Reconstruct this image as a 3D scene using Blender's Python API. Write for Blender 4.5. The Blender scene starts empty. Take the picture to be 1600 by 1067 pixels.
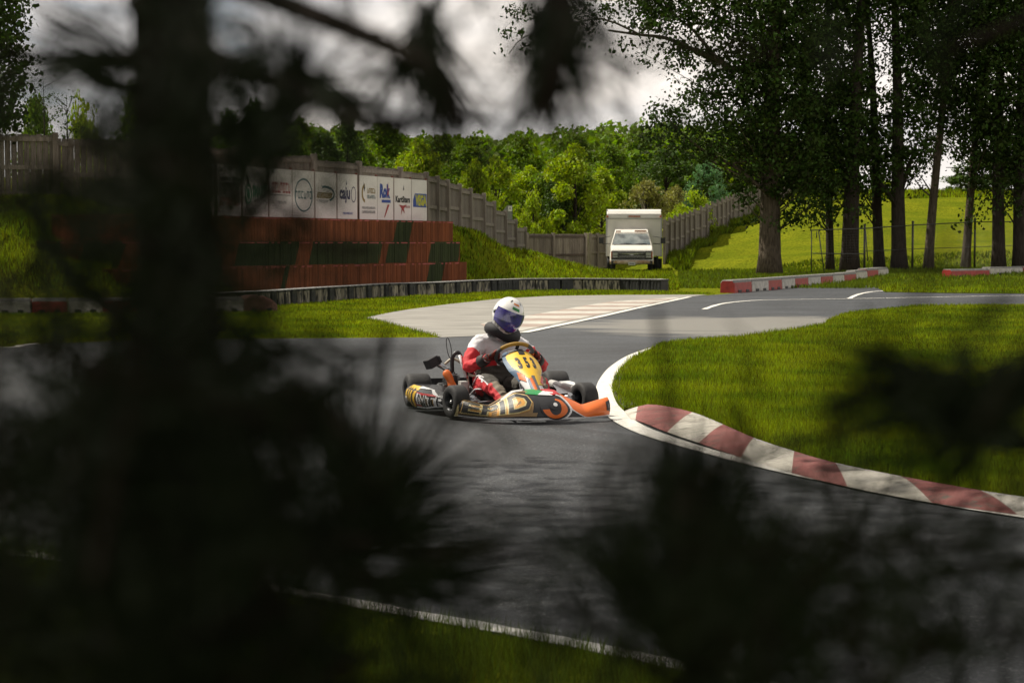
import bpy, bmesh, math, random
import numpy as np
from mathutils import Vector, Matrix, noise
from mathutils.geometry import tessellate_polygon
R = math.radians
random.seed(7)
rng = np.random.default_rng(7)
scene = bpy.context.scene
COL = scene.collection

# ---------------------------------------------------------------- camera, sky, sun, exposure
F, CAMH, PITCH = 2800.0, 1.37, R(3.118)
cam_d = bpy.data.cameras.new("camera"); cam = bpy.data.objects.new("camera", cam_d); COL.objects.link(cam)
cam.location = (0, 0, CAMH); cam.rotation_euler = (R(90) - PITCH, 0, 0)
cam_d.sensor_width = 36; cam_d.lens = F / 1600 * 36
cam_d.clip_start = 0.05; cam_d.clip_end = 6000
cam_d.dof.use_dof = True; cam_d.dof.focus_distance = 19.0; cam_d.dof.aperture_fstop = 7.4
scene.camera = cam
scene.view_settings.view_transform = 'Standard'; scene.view_settings.look = 'None'
scene.view_settings.exposure = 0.35; scene.view_settings.gamma = 1
scene.cycles.use_denoising = True
try:
    scene.cycles.denoiser = 'OPENIMAGEDENOISE'; scene.cycles.denoising_prefilter = 'ACCURATE'
except Exception: pass
scene.cycles.max_bounces = 6; scene.cycles.transparent_max_bounces = 8
scene.cycles.diffuse_bounces = 3; scene.cycles.glossy_bounces = 3; scene.cycles.transmission_bounces = 4
scene.cycles.caustics_reflective = False; scene.cycles.caustics_refractive = False
scene.cycles.sample_clamp_indirect = 4

SUN_EL, SUN_AZ = R(52), R(-62)           # azimuth from +Y, negative = to the left of the view
sun_vec = Vector((math.sin(SUN_AZ) * math.cos(SUN_EL), math.cos(SUN_AZ) * math.cos(SUN_EL), math.sin(SUN_EL)))
sd = bpy.data.lights.new("sun", 'SUN'); so = bpy.data.objects.new("sun", sd); COL.objects.link(so)
sd.energy = 5.0; sd.angle = R(0.6); sd.color = (1.0, 0.93, 0.8)
so.rotation_euler = sun_vec.to_track_quat('Z', 'Y').to_euler()

w = bpy.data.worlds.new("World"); scene.world = w; w.use_nodes = True
nt = w.node_tree; nt.nodes.clear()
def N(t, typ, **kw):
    n = t.nodes.new(typ)
    for k, v in kw.items(): setattr(n, k, v)
    return n
wo = N(nt, 'ShaderNodeOutputWorld'); bg = N(nt, 'ShaderNodeBackground'); bg.inputs[1].default_value = 1.0
sky = N(nt, 'ShaderNodeTexSky', sky_type='NISHITA'); sky.sun_disc = False
sky.sun_elevation = SUN_EL; sky.sun_rotation = -SUN_AZ
tc = N(nt, 'ShaderNodeTexCoord'); sep = N(nt, 'ShaderNodeSeparateXYZ')
mp = N(nt, 'ShaderNodeMapping'); mp.inputs['Scale'].default_value = (1.0, 1.0, 3.2)
n1 = N(nt, 'ShaderNodeTexNoise'); n1.inputs['Scale'].default_value = 4.2; n1.inputs['Detail'].default_value = 7; n1.inputs['Roughness'].default_value = .55; n1.inputs['Distortion'].default_value = .4
r1 = N(nt, 'ShaderNodeValToRGB'); r1.color_ramp.elements[0].position = .36; r1.color_ramp.elements[0].color = (.42, .42, .43, 1)
r1.color_ramp.elements[1].position = .6; r1.color_ramp.elements[1].color = (.76, .70, .64, 1)
sky_s = N(nt, 'ShaderNodeVectorMath', operation='SCALE'); sky_s.inputs['Scale'].default_value = .1
cov = N(nt, 'ShaderNodeMapRange'); cov.inputs[1].default_value = .3; cov.inputs[2].default_value = .42
mx = N(nt, 'ShaderNodeMix', data_type='RGBA')
zg = N(nt, 'ShaderNodeMapRange'); zg.inputs[1].default_value = .12; zg.inputs[2].default_value = .55; zg.inputs[3].default_value = 1.25; zg.inputs[4].default_value = 0.85
mul = N(nt, 'ShaderNodeVectorMath', operation='SCALE')
L = nt.links.new
L(tc.outputs['Generated'], mp.inputs[0]); L(mp.outputs[0], n1.inputs['Vector']); L(n1.outputs[0], r1.inputs[0]); L(n1.outputs[0], cov.inputs[0])
L(tc.outputs['Generated'], sep.inputs[0]); L(sep.outputs[2], zg.inputs[0])
L(sky.outputs[0], sky_s.inputs[0]); L(sky_s.outputs[0], mx.inputs[6]); L(r1.outputs[0], mul.inputs[0]); L(zg.outputs[0], mul.inputs['Scale'])
L(mul.outputs[0], mx.inputs[7]); L(cov.outputs[0], mx.inputs[0]); L(mx.outputs[2], bg.inputs[0]); L(bg.outputs[0], wo.inputs[0])

# ---------------------------------------------------------------- measuring: photo point -> place in the world
cp, sp = math.cos(PITCH), math.sin(PITCH)
def ray(px, py):
    x = (px - 800) / F; u = (533.5 - py) / F
    return Vector((x, cp + u * sp, u * cp - sp))
def P(px, py, z=0.0):
    d = ray(px, py); t = (z - CAMH) / d.z
    return Vector((d.x * t, d.y * t, z))
def PD(px, py, D):
    d = ray(px, py); t = D / d.y
    return Vector((d.x * t, D, CAMH + d.z * t))
def XD(px, D): return (px - 800) / F * D

# ---------------------------------------------------------------- object helpers
def tag(o, label=None, cat=None, group=None, kind=None):
    if label: o['label'] = label
    if cat: o['category'] = cat
    if group: o['group'] = group
    if kind: o['kind'] = kind
    return o
def empty(name, label=None, cat=None, loc=(0, 0, 0), rz=0, group=None, kind=None):
    o = bpy.data.objects.new(name, None); COL.objects.link(o); o.location = loc; o.rotation_euler = (0, 0, rz)
    o.empty_display_size = .2
    return tag(o, label, cat, group, kind)
def link(name, me, parent=None):
    o = bpy.data.objects.new(name, me); COL.objects.link(o)
    if parent: o.parent = parent
    return o
def copy_tree(o, parent=None):
    c = o.copy(); COL.objects.link(c)
    if parent: c.parent = parent
    for ch in list(o.children): copy_tree(ch, c)
    return c

class MB:
    def __init__(s): s.v = []; s.f = []; s.m = []; s.s = []; s.mats = []
    def mi(s, mat):
        if mat not in s.mats: s.mats.append(mat)
        return s.mats.index(mat)
    def add(s, vs, fs, mat, smooth=False, M=None):
        b = len(s.v); k = s.mi(mat)
        for p in vs:
            p = Vector(p)
            s.v.append(M @ p if M else p)
        for f in fs: s.f.append([b + i for i in f]); s.m.append(k); s.s.append(smooth)
        return s
    def box(s, c, d, mat, rz=0, M=None, taper=1.0):
        x, y, z = d[0] / 2, d[1] / 2, d[2] / 2
        vs = [(-x, -y, -z), (x, -y, -z), (x, y, -z), (-x, y, -z), (-x*taper, -y*taper, z), (x*taper, -y*taper, z), (x*taper, y*taper, z), (-x*taper, y*taper, z)]
        T = Matrix.Translation(c) @ Matrix.Rotation(rz, 4, 'Z')
        if M: T = M @ T
        return s.add(vs, [(0, 3, 2, 1), (4, 5, 6, 7), (0, 1, 5, 4), (1, 2, 6, 5), (2, 3, 7, 6), (3, 0, 4, 7)], mat, False, T)
    def tube(s, pts, rad, mat, n=8, caps=True, M=None, flat=1.0, closed=False):
        pts = [Vector(p) for p in pts]
        if not hasattr(rad, '__len__'): rad = [rad] * len(pts)
        vs = []; fs = []; prev = None
        m = len(pts)
        for i, p in enumerate(pts):
            if closed: t = pts[(i + 1) % m] - pts[i - 1]
            else: t = pts[min(i + 1, m - 1)] - pts[max(i - 1, 0)]
            t = t.normalized() if t.length > 1e-9 else Vector((0, 0, 1))
            if prev is None:
                a = Vector((0, 0, 1)) if abs(t.z) < .9 else Vector((1, 0, 0))
                u = t.cross(a).normalized()
            else:
                u = (prev - t * prev.dot(t)); u = u.normalized() if u.length > 1e-6 else t.orthogonal().normalized()
            prev = u; w_ = t.cross(u)
            for k in range(n):
                a = 2 * math.pi * k / n
                vs.append(p + (u * math.cos(a) + w_ * math.sin(a) * flat) * rad[i])
        rr = m if closed else m - 1
        for i in range(rr):
            j = (i + 1) % m
            for k in range(n): fs.append((i * n + k, i * n + (k + 1) % n, j * n + (k + 1) % n, j * n + k))
        s.add(vs, fs, mat, True, M)
        if caps and not closed:
            b = len(s.v) - len(vs); k = s.mi(mat)
            s.f.append([b + i for i in range(n)][::-1]); s.m.append(k); s.s.append(False)
            s.f.append([b + (m - 1) * n + i for i in range(n)]); s.m.append(k); s.s.append(False)
        return s
    def lathe(s, prof, mat, n=24, M=None, caps=True):      # profile of (radius, height) about Z
        vs = []; fs = []
        for r_, z in prof:
            for k in range(n):
                a = 2 * math.pi * k / n; vs.append((r_ * math.cos(a), r_ * math.sin(a), z))
        for i in range(len(prof) - 1):
            for k in range(n): fs.append((i*n+k, i*n+(k+1) % n, (i+1)*n+(k+1) % n, (i+1)*n+k))
        s.add(vs, fs, mat, True, M)
        return s
    def grid(s, fn, nu, nv, mat, smooth=True, M=None, closeu=False):
        vs = [fn(i / nu, j / nv) for j in range(nv + 1) for i in range(nu + 1)]
        fs = [(j*(nu+1)+i, j*(nu+1)+i+1, (j+1)*(nu+1)+i+1, (j+1)*(nu+1)+i) for j in range(nv) for i in range(nu)]
        return s.add(vs, fs, mat, smooth, M)
    def poly(s, pts, mat, depth=0, M=None):                # flat polygon in XY, extruded down Z by depth
        p3 = [Vector((p[0], p[1], p[2] if len(p) > 2 else 0)) for p in pts]
        tr = tessellate_polygon([[Vector((p.x, p.y, 0)) for p in p3]])
        out = []
        for t in tr:
            a, b, c = [p3[i] for i in t]
            out.append(t if (b - a).cross(c - a).z > 0 else (t[0], t[2], t[1]))
        s.add(p3, out, mat, False, M)
        if depth:
            n = len(p3); q = [p - Vector((0, 0, depth)) for p in p3]
            area = sum(p3[i].x * p3[(i+1) % n].y - p3[(i+1) % n].x * p3[i].y for i in range(n))
            fs = [(i, i + n, (i+1) % n + n, (i+1) % n) if area > 0 else (i, (i+1) % n, (i+1) % n + n, i + n) for i in range(n)]
            s.add(p3 + q, fs + [tuple(i + n for i in (t[0], t[2], t[1])) for t in out], mat, False, M)
        return s
    def decal(s, bm, S, mat, off=.002, cuts_u=(), cuts_v=()):   # 2-D shapes laid on a surface S(u, v)
        for c in cuts_u: bmesh.ops.bisect_plane(bm, geom=bm.verts[:] + bm.edges[:] + bm.faces[:], plane_co=(c, 0, 0), plane_no=(1, 0, 0))
        for c in cuts_v: bmesh.ops.bisect_plane(bm, geom=bm.verts[:] + bm.edges[:] + bm.faces[:], plane_co=(0, c, 0), plane_no=(0, 1, 0))
        bmesh.ops.triangulate(bm, faces=bm.faces[:])
        bm.verts.index_update()
        e = .004; vs = []; 
        for v in bm.verts:
            u, t = v.co.x, v.co.y
            p = Vector(S(u, t)); du = Vector(S(u + e, t)) - Vector(S(u - e, t)); dv = Vector(S(u, t + e)) - Vector(S(u, t - e))
            n = du.cross(dv); n = n.normalized() if n.length > 1e-12 else Vector((0, 0, 1))
            vs.append(p + n * off)
        s.add(vs, [[v.index for v in f.verts] for f in bm.faces], mat, False)
        bm.free(); return s
    def build(s, name, parent=None, bevel=0, loc=None):
        me = bpy.data.meshes.new(name); me.from_pydata([tuple(p) for p in s.v], [], s.f)
        for m_ in s.mats: me.materials.append(m_)
        me.polygons.foreach_set('material_index', s.m); me.polygons.foreach_set('use_smooth', s.s)
        me.validate(); me.update()
        o = link(name, me, parent)
        if loc is not None: o.location = loc
        if bevel:
            b = o.modifiers.new('bevel', 'BEVEL'); b.width = bevel; b.segments = 2; b.limit_method = 'ANGLE'; b.angle_limit = R(40)
        return o
def poly_bm(polys):
    bm = bmesh.new()
    for pts in polys:
        tr = tessellate_polygon([[Vector((p[0], p[1], 0)) for p in pts]])
        vs = [bm.verts.new((p[0], p[1], 0)) for p in pts]
        for t in tr:
            try: bm.faces.new([vs[i] for i in t])
            except ValueError: pass
    for f in bm.faces:
        if f.normal.z == 0: f.normal_update()
        if f.normal.z < 0: f.normal_flip()
    return bm
def text_bm(txt, x0, y0, x1, y1, bold=.02, shear=0.0, flipx=False):   # lettering fitted into a rectangle
    cu = bpy.data.curves.new('t', 'FONT'); cu.body = txt; cu.resolution_u = 2; cu.offset = bold; cu.size = 1
    ob = bpy.data.objects.new('t', cu); me = bpy.data.meshes.new_from_object(ob)
    bm = bmesh.new(); bm.from_mesh(me)
    bpy.data.objects.remove(ob); bpy.data.meshes.remove(me); bpy.data.curves.remove(cu)
    xs = [v.co.x for v in bm.verts]; ys = [v.co.y for v in bm.verts]
    if not xs: return bm
    a, b, c, d = min(xs), max(xs), min(ys), max(ys)
    for v in bm.verts:
        ty = (v.co.y - c) / (d - c)
        v.co.x = x0 + (v.co.x - a) / (b - a) * (x1 - x0) + shear * (ty - .5) * (y1 - y0); v.co.y = y0 + ty * (y1 - y0); v.co.z = 0
    if x1 < x0: bmesh.ops.reverse_faces(bm, faces=bm.faces[:])
    return bm
def bm_add(mb, bm, M, mat):
    bm.verts.index_update()
    mb.add([v.co.copy() for v in bm.verts], [[v.index for v in f.verts] for f in bm.faces], mat, False, M); bm.free()
def ellipse(cx, cy, rx, ry, n=20, a0=0, a1=360):
    return [(cx + rx * math.cos(R(a0 + (a1 - a0) * i / (n if a1 - a0 < 360 else n))), cy + ry * math.sin(R(a0 + (a1 - a0) * i / n))) for i in range(n + (1 if a1 - a0 < 360 else 0))]
def ring_poly(cx, cy, rx, ry, t, a0=0, a1=359.9, n=24):
    o = ellipse(cx, cy, rx, ry, n, a0, a1); i = ellipse(cx, cy, rx - t, ry - t, n, a0, a1)
    return [[o[k], o[k + 1], i[k + 1], i[k]] for k in range(n)]

def np_mesh(name, V, Fc, mats, parent=None, smooth=False, mi=None):
    me = bpy.data.meshes.new(name); k = Fc.shape[1]
    me.vertices.add(len(V)); me.vertices.foreach_set('co', V.astype(np.float32).ravel())
    me.loops.add(Fc.size); me.loops.foreach_set('vertex_index', Fc.astype(np.int32).ravel())
    me.polygons.add(len(Fc)); me.polygons.foreach_set('loop_start', np.arange(0, Fc.size, k, dtype=np.int32))
    try: me.polygons.foreach_set('loop_total', np.full(len(Fc), k, dtype=np.int32))
    except Exception: pass
    for m_ in (mats if isinstance(mats, (list, tuple)) else [mats]): me.materials.append(m_)
    if mi is not None: me.polygons.foreach_set('material_index', mi.astype(np.int32))
    me.polygons.foreach_set('use_smooth', np.full(len(Fc), smooth))
    me.update(calc_edges=True)
    return link(name, me, parent)

# ---------------------------------------------------------------- materials
MATS = {}
def mat(name, col, rough=.6, metal=0.0, var=0.0, vscale=8.0, bump=0.0, bscale=40.0, col2=None, coat=0.0, island=0.0, spec=.5, trans=0.0, detail=5, bdist=.01, stretch=None):
    if name in MATS: return MATS[name]
    m = bpy.data.materials.new(name); m.use_nodes = True; t = m.node_tree; b = t.nodes['Principled BSDF']
    b.inputs['Roughness'].default_value = rough; b.inputs['Metallic'].default_value = metal
    b.inputs['Coat Weight'].default_value = coat; b.inputs['Specular IOR Level'].default_value = spec
    c = (*col, 1); b.inputs['Base Color'].default_value = c; out = None
    tcn = N(t, 'ShaderNodeTexCoord'); vec = tcn.outputs['Object']
    if stretch:
        mpp = N(t, 'ShaderNodeMapping'); mpp.inputs['Scale'].default_value = stretch; t.links.new(vec, mpp.inputs[0]); vec = mpp.outputs[0]
    if var or col2:
        nz = N(t, 'ShaderNodeTexNoise'); nz.inputs['Scale'].default_value = vscale; nz.inputs['Detail'].default_value = detail; nz.inputs['Roughness'].default_value = .6
        t.links.new(vec, nz.inputs['Vector'])
        rp = N(t, 'ShaderNodeValToRGB'); rp.color_ramp.elements[0].position = .35; rp.color_ramp.elements[1].position = .65
        c2 = col2 if col2 else tuple(x * (1 + var) for x in col)
        c1 = col if col2 else tuple(x * (1 - var) for x in col)
        rp.color_ramp.elements[0].color = (*c1, 1); rp.color_ramp.elements[1].color = (*c2, 1)
        t.links.new(nz.outputs[0], rp.inputs[0]); out = rp.outputs[0]
    if island:
        g = N(t, 'ShaderNodeNewGeometry'); hs = N(t, 'ShaderNodeHueSaturation'); mr = N(t, 'ShaderNodeMapRange')
        mr.inputs[3].default_value = 1 - island; mr.inputs[4].default_value = 1 + island
        mh = N(t, 'ShaderNodeMapRange'); mh.inputs[3].default_value = .5 - island * .05; mh.inputs[4].default_value = .5 + island * .03
        t.links.new(g.outputs['Random Per Island'], mr.inputs[0]); t.links.new(mr.outputs[0], hs.inputs['Value'])
        t.links.new(g.outputs['Random Per Island'], mh.inputs[0]); t.links.new(mh.outputs[0], hs.inputs['Hue'])
        hs.inputs['Color'].default_value = c
        if out: t.links.new(out, hs.inputs['Color'])
        out = hs.outputs[0]
    if out: t.links.new(out, b.inputs['Base Color'])
    if bump:
        nb = N(t, 'ShaderNodeTexNoise'); nb.inputs['Scale'].default_value = bscale; nb.inputs['Detail'].default_value = 4
        t.links.new(vec, nb.inputs['Vector'])
        bp = N(t, 'ShaderNodeBump'); bp.inputs['Strength'].default_value = bump; bp.inputs['Distance'].default_value = bdist
        t.links.new(nb.outputs[0], bp.inputs['Height']); t.links.new(bp.outputs[0], b.inputs['Normal'])
    if trans:
        tl = N(t, 'ShaderNodeBsdfTranslucent'); ms = N(t, 'ShaderNodeMixShader'); ms.inputs[0].default_value = trans
        hs2 = N(t, 'ShaderNodeHueSaturation'); hs2.inputs['Value'].default_value = 1.5; hs2.inputs['Saturation'].default_value = 1.15; hs2.inputs['Color'].default_value = c
        if out: t.links.new(out, hs2.inputs['Color'])
        t.links.new(hs2.outputs[0], tl.inputs[0]); t.links.new(b.outputs[0], ms.inputs[1]); t.links.new(tl.outputs[0], ms.inputs[2])
        t.links.new(ms.outputs[0], t.nodes['Material Output'].inputs['Surface'])
    MATS[name] = m; return m
WORDS = "first second third fourth fifth sixth seventh eighth ninth tenth eleventh twelfth thirteenth fourteenth fifteenth sixteenth seventeenth eighteenth nineteenth twentieth".split()
TENS = {20: 'twenty', 30: 'thirty', 40: 'forty', 50: 'fifty', 60: 'sixty', 70: 'seventy'}
def ordw(n):
    if n <= 20: return WORDS[n - 1]
    t, u = n // 10 * 10, n % 10
    return TENS[t][:-1] + 'ieth' if u == 0 else TENS[t] + '-' + WORDS[u - 1]
# ================================================================ GROUND
ctl = []                                                 # (x, y, z) heights read off the photo
def cpt(px, D, z): ctl.append((XD(px, D), D, z))
for D in (4, 8, 14, 20, 27, 33): 
    for px in (-700, -200, 200, 600, 1000, 1400, 1900, 2400): cpt(px, D, 0)
for px, D in [(420,37),(500,42),(600,46),(700,50),(800,54),(900,54),(1000,54),(1100,52),(1200,50),(1300,50),(1450,52),(1600,52),(1800,52),(2100,52),
              (1050,60),(950,62),(1000,72),(930,70),(1100,60),(1150,62),(960,80),(1030,82),(900,82),(1040,88),(980,92)]: cpt(px, D, 0)
for px, D, z in [(1200,74,.08),(1280,72,.15),(1340,72,.2),(1400,74,.25),(1460,75,.3),(1550,74,.3),(1650,74,.3),(1900,74,.3),(1120,76,.1),
                 (1200,90,.9),(1300,90,1.1),(1450,90,1.3),(1600,90,1.4),(1800,90,1.4),(1120,92,.6),(1080,84,.15),
                 (1043,93,.62),(1083,103,1.25),(1119,112,2.0),(1144,119,2.6),(1160,124,2.95),(1190,133,3.9),(1225,150,5.1),
                 (1250,112,3.2),(1350,112,3.1),(1450,112,3.0),(1600,112,3.0),(1850,112,3.0),(1250,135,4.9),(1350,135,4.8),(1500,135,4.8),(1700,135,4.8),
                 (1250,155,5.6),(1350,155,5.55),(1500,155,5.55),(1700,155,5.5),(1250,185,5.9),(1500,185,6.1),(1700,185,6.0),
                 # bank left of the truck, under and behind the fence
                 (716,62,1.85),(754,67.5,1.55),(770,71,1.35),(788,74.7,1.08),(804,79,.85),(820,83.5,.5),(864,86.5,.12),(925,88,0),
                 (697,59.5,1.95),(655,54,2.0),(560,50.5,2.0),(480,48.3,2.05),(350,47,2.2),(250,46,2.3),(100,45,2.55),(0,45,2.6),(-200,45,2.6),
                 (716,57,1.1),(740,56,.55),(745,53,.12),(780,58,.15),(790,64,.45),(830,72,.25),(850,66,.05),(780,68,.9),
                 (600,53,2.0),(500,52,2.0),(400,50,2.1),
                 # mound at the far left
                 (-300,35.5,0),(-100,36,.1),(50,36.3,.1),(150,36.6,.1),(250,37,.1),(330,38.5,.1),(-100,38.5,1.2),(50,38.5,1.1),(150,38.6,1.0),(210,38.4,.5),
                 (-100,41,2.2),(50,41,2.0),(150,41,1.8),(200,40.5,1.5),(-300,41,2.2),(-300,38.5,1.2),(60,43,2.45),
                 # beyond the fences
                 (600,75,1.9),(800,105,2.3),(900,105,2.1),(700,105,2.4),(500,100,2.4),(300,100,2.6),(100,100,2.8),(1000,110,1.8),(1060,120,2.2),(1100,140,3.2),
                 (500,150,4),(700,150,4),(900,150,4),(1050,160,4.2),(200,150,4),(0,150,4),(300,220,8),(600,220,8),(900,220,8),(1100,220,8),(1400,240,6.4),(1700,240,6.4),(0,220,8),
                 (300,330,13),(600,330,14),(900,330,14),(1150,330,13),(1400,330,7),(1700,330,7),(0,330,13),
                 (-500,60,2.6),(-500,100,3),(2200,100,2.5),(2200,160,5),
                 (420,43.5,.25),(560,47,.25),(690,51,.2)]: cpt(px, D, z)
CT = np.array(ctl)
def terr_np(X, Y):
    X = np.asarray(X, float); Y = np.asarray(Y, float); sh = X.shape; x = X.ravel(); y = Y.ravel(); out = np.zeros(len(x))
    for a in range(0, len(x), 20000):
        xx = x[a:a+20000, None]; yy = y[a:a+20000, None]
        sc = 1.0 / (1 + .012 * np.maximum(yy - 50, 0))
        d2 = ((xx - CT[None, :, 0]) * sc) ** 2 + ((yy - CT[None, :, 1]) * sc * .75) ** 2 + .25
        wt = d2 ** -2.0
        out[a:a+20000] = (wt * CT[None, :, 2]).sum(1) / wt.sum(1)
    px = x / np.maximum(y, .1) * F + 800
    d0 = np.interp(px, [-300, 250, 330, 420, 560, 700, 760, 800, 900, 1050, 1100, 1200, 1400, 2000], [35.6, 36.6, 38.5, 42.5, 46.5, 50.5, 52, 55, 60, 62, 58, 57, 60, 62])
    wd = np.interp(px, [250, 420, 900], [2.0, 3.0, 6.0]); t = np.clip((y - d0) / wd, 0, 1)
    out = np.maximum(out - .05, 0) * t * t * (3 - 2 * t)
    nz = .04 * np.sin(x * .9 + 1) * np.sin(y * .7) * (out > .1)
    return (out + nz).reshape(sh)
def tz(x, y): return float(terr_np(np.array([x]), np.array([y]))[0])

g_col = (.075, .105, .012)
def grass_mat(name, base, c2, c3, big=.35, bump=.6):
    m = bpy.data.materials.new(name); m.use_nodes = True; t = m.node_tree; b = t.nodes['Principled BSDF']; b.inputs['Roughness'].default_value = .85; b.inputs['Specular IOR Level'].default_value = .0
    tcn = N(t, 'ShaderNodeTexCoord'); a = N(t, 'ShaderNodeTexNoise'); a.inputs['Scale'].default_value = big; a.inputs['Detail'].default_value = 8; a.inputs['Roughness'].default_value = .65
    f = N(t, 'ShaderNodeTexNoise'); f.inputs['Scale'].default_value = 9; f.inputs['Detail'].default_value = 6; f.inputs['Roughness'].default_value = .7
    mpn = N(t, 'ShaderNodeMapping'); mpn.inputs['Scale'].default_value = (1, .35, 1)
    t.links.new(tcn.outputs['Object'], mpn.inputs[0]); t.links.new(tcn.outputs['Object'], a.inputs['Vector']); t.links.new(mpn.outputs[0], f.inputs['Vector'])
    r = N(t, 'ShaderNodeValToRGB'); r.color_ramp.elements[0].position = .35; r.color_ramp.elements[0].color = (*base, 1); r.color_ramp.elements[1].position = .65; r.color_ramp.elements[1].color = (*c2, 1)
    r2 = N(t, 'ShaderNodeValToRGB'); r2.color_ramp.elements[0].position = .42; r2.color_ramp.elements[0].color = (0, 0, 0, 1); r2.color_ramp.elements[1].position = .68; r2.color_ramp.elements[1].color = (1, 1, 1, 1)
    mxn = N(t, 'ShaderNodeMix', data_type='RGBA'); mxn.inputs[7].default_value = (*c3, 1)
    t.links.new(a.outputs[0], r.inputs[0]); t.links.new(f.outputs[0], r2.inputs[0]); t.links.new(r.outputs[0], mxn.inputs[6]); t.links.new(r2.outputs[0], mxn.inputs[0]); t.links.new(mxn.outputs[2], b.inputs['Base Color'])
    bp = N(t, 'ShaderNodeBump'); bp.inputs['Strength'].default_value = bump; bp.inputs['Distance'].default_value = .06
    t.links.new(f.outputs[0], bp.inputs['Height']); t.links.new(bp.outputs[0], b.inputs['Normal'])
    return m
M_GR = grass_mat('meadow_grass', (.085, .115, .007), (.165, .175, .010), (.060, .072, .006))
M_LAWN = grass_mat('short_grass', (.055, .08, .009), (.12, .14, .012), (.038, .05, .007), .8)

def axis(lo, hi, step, far):
    c = list(np.arange(lo, hi, step)); s = step; a = lo; L_ = []
    while a > -far: s *= 1.45; a -= s; L_.append(a)
    s = step; b = hi; Rr = []
    while b < far: Rr.append(b); s *= 1.45; b += s
    return np.array(L_[::-1] + c + Rr)
gx = axis(-26, 60, .6, 2500); gy = np.array([-2500, -900, -300, -100, -40, -15, -5] + list(np.arange(0, 34, 2.0)) + list(np.arange(34, 96, .6)) + list(np.arange(96, 190, 1.5)) + list(np.geomspace(190, 3000, 24)))
GX, GY = np.meshgrid(gx, gy); GZ = terr_np(GX, GY); GZ = np.where(np.abs(GX) > 400, np.minimum(GZ, 10), GZ)
V = np.stack([GX.ravel(), GY.ravel(), GZ.ravel()], 1); nx = len(gx); ny = len(gy)
I = (np.arange(ny - 1)[:, None] * nx + np.arange(nx - 1)[None]).ravel()
tag(np_mesh('ground', V, np.stack([I, I + 1, I + nx + 1, I + nx], 1), M_GR, smooth=True), kind='structure')

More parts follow.
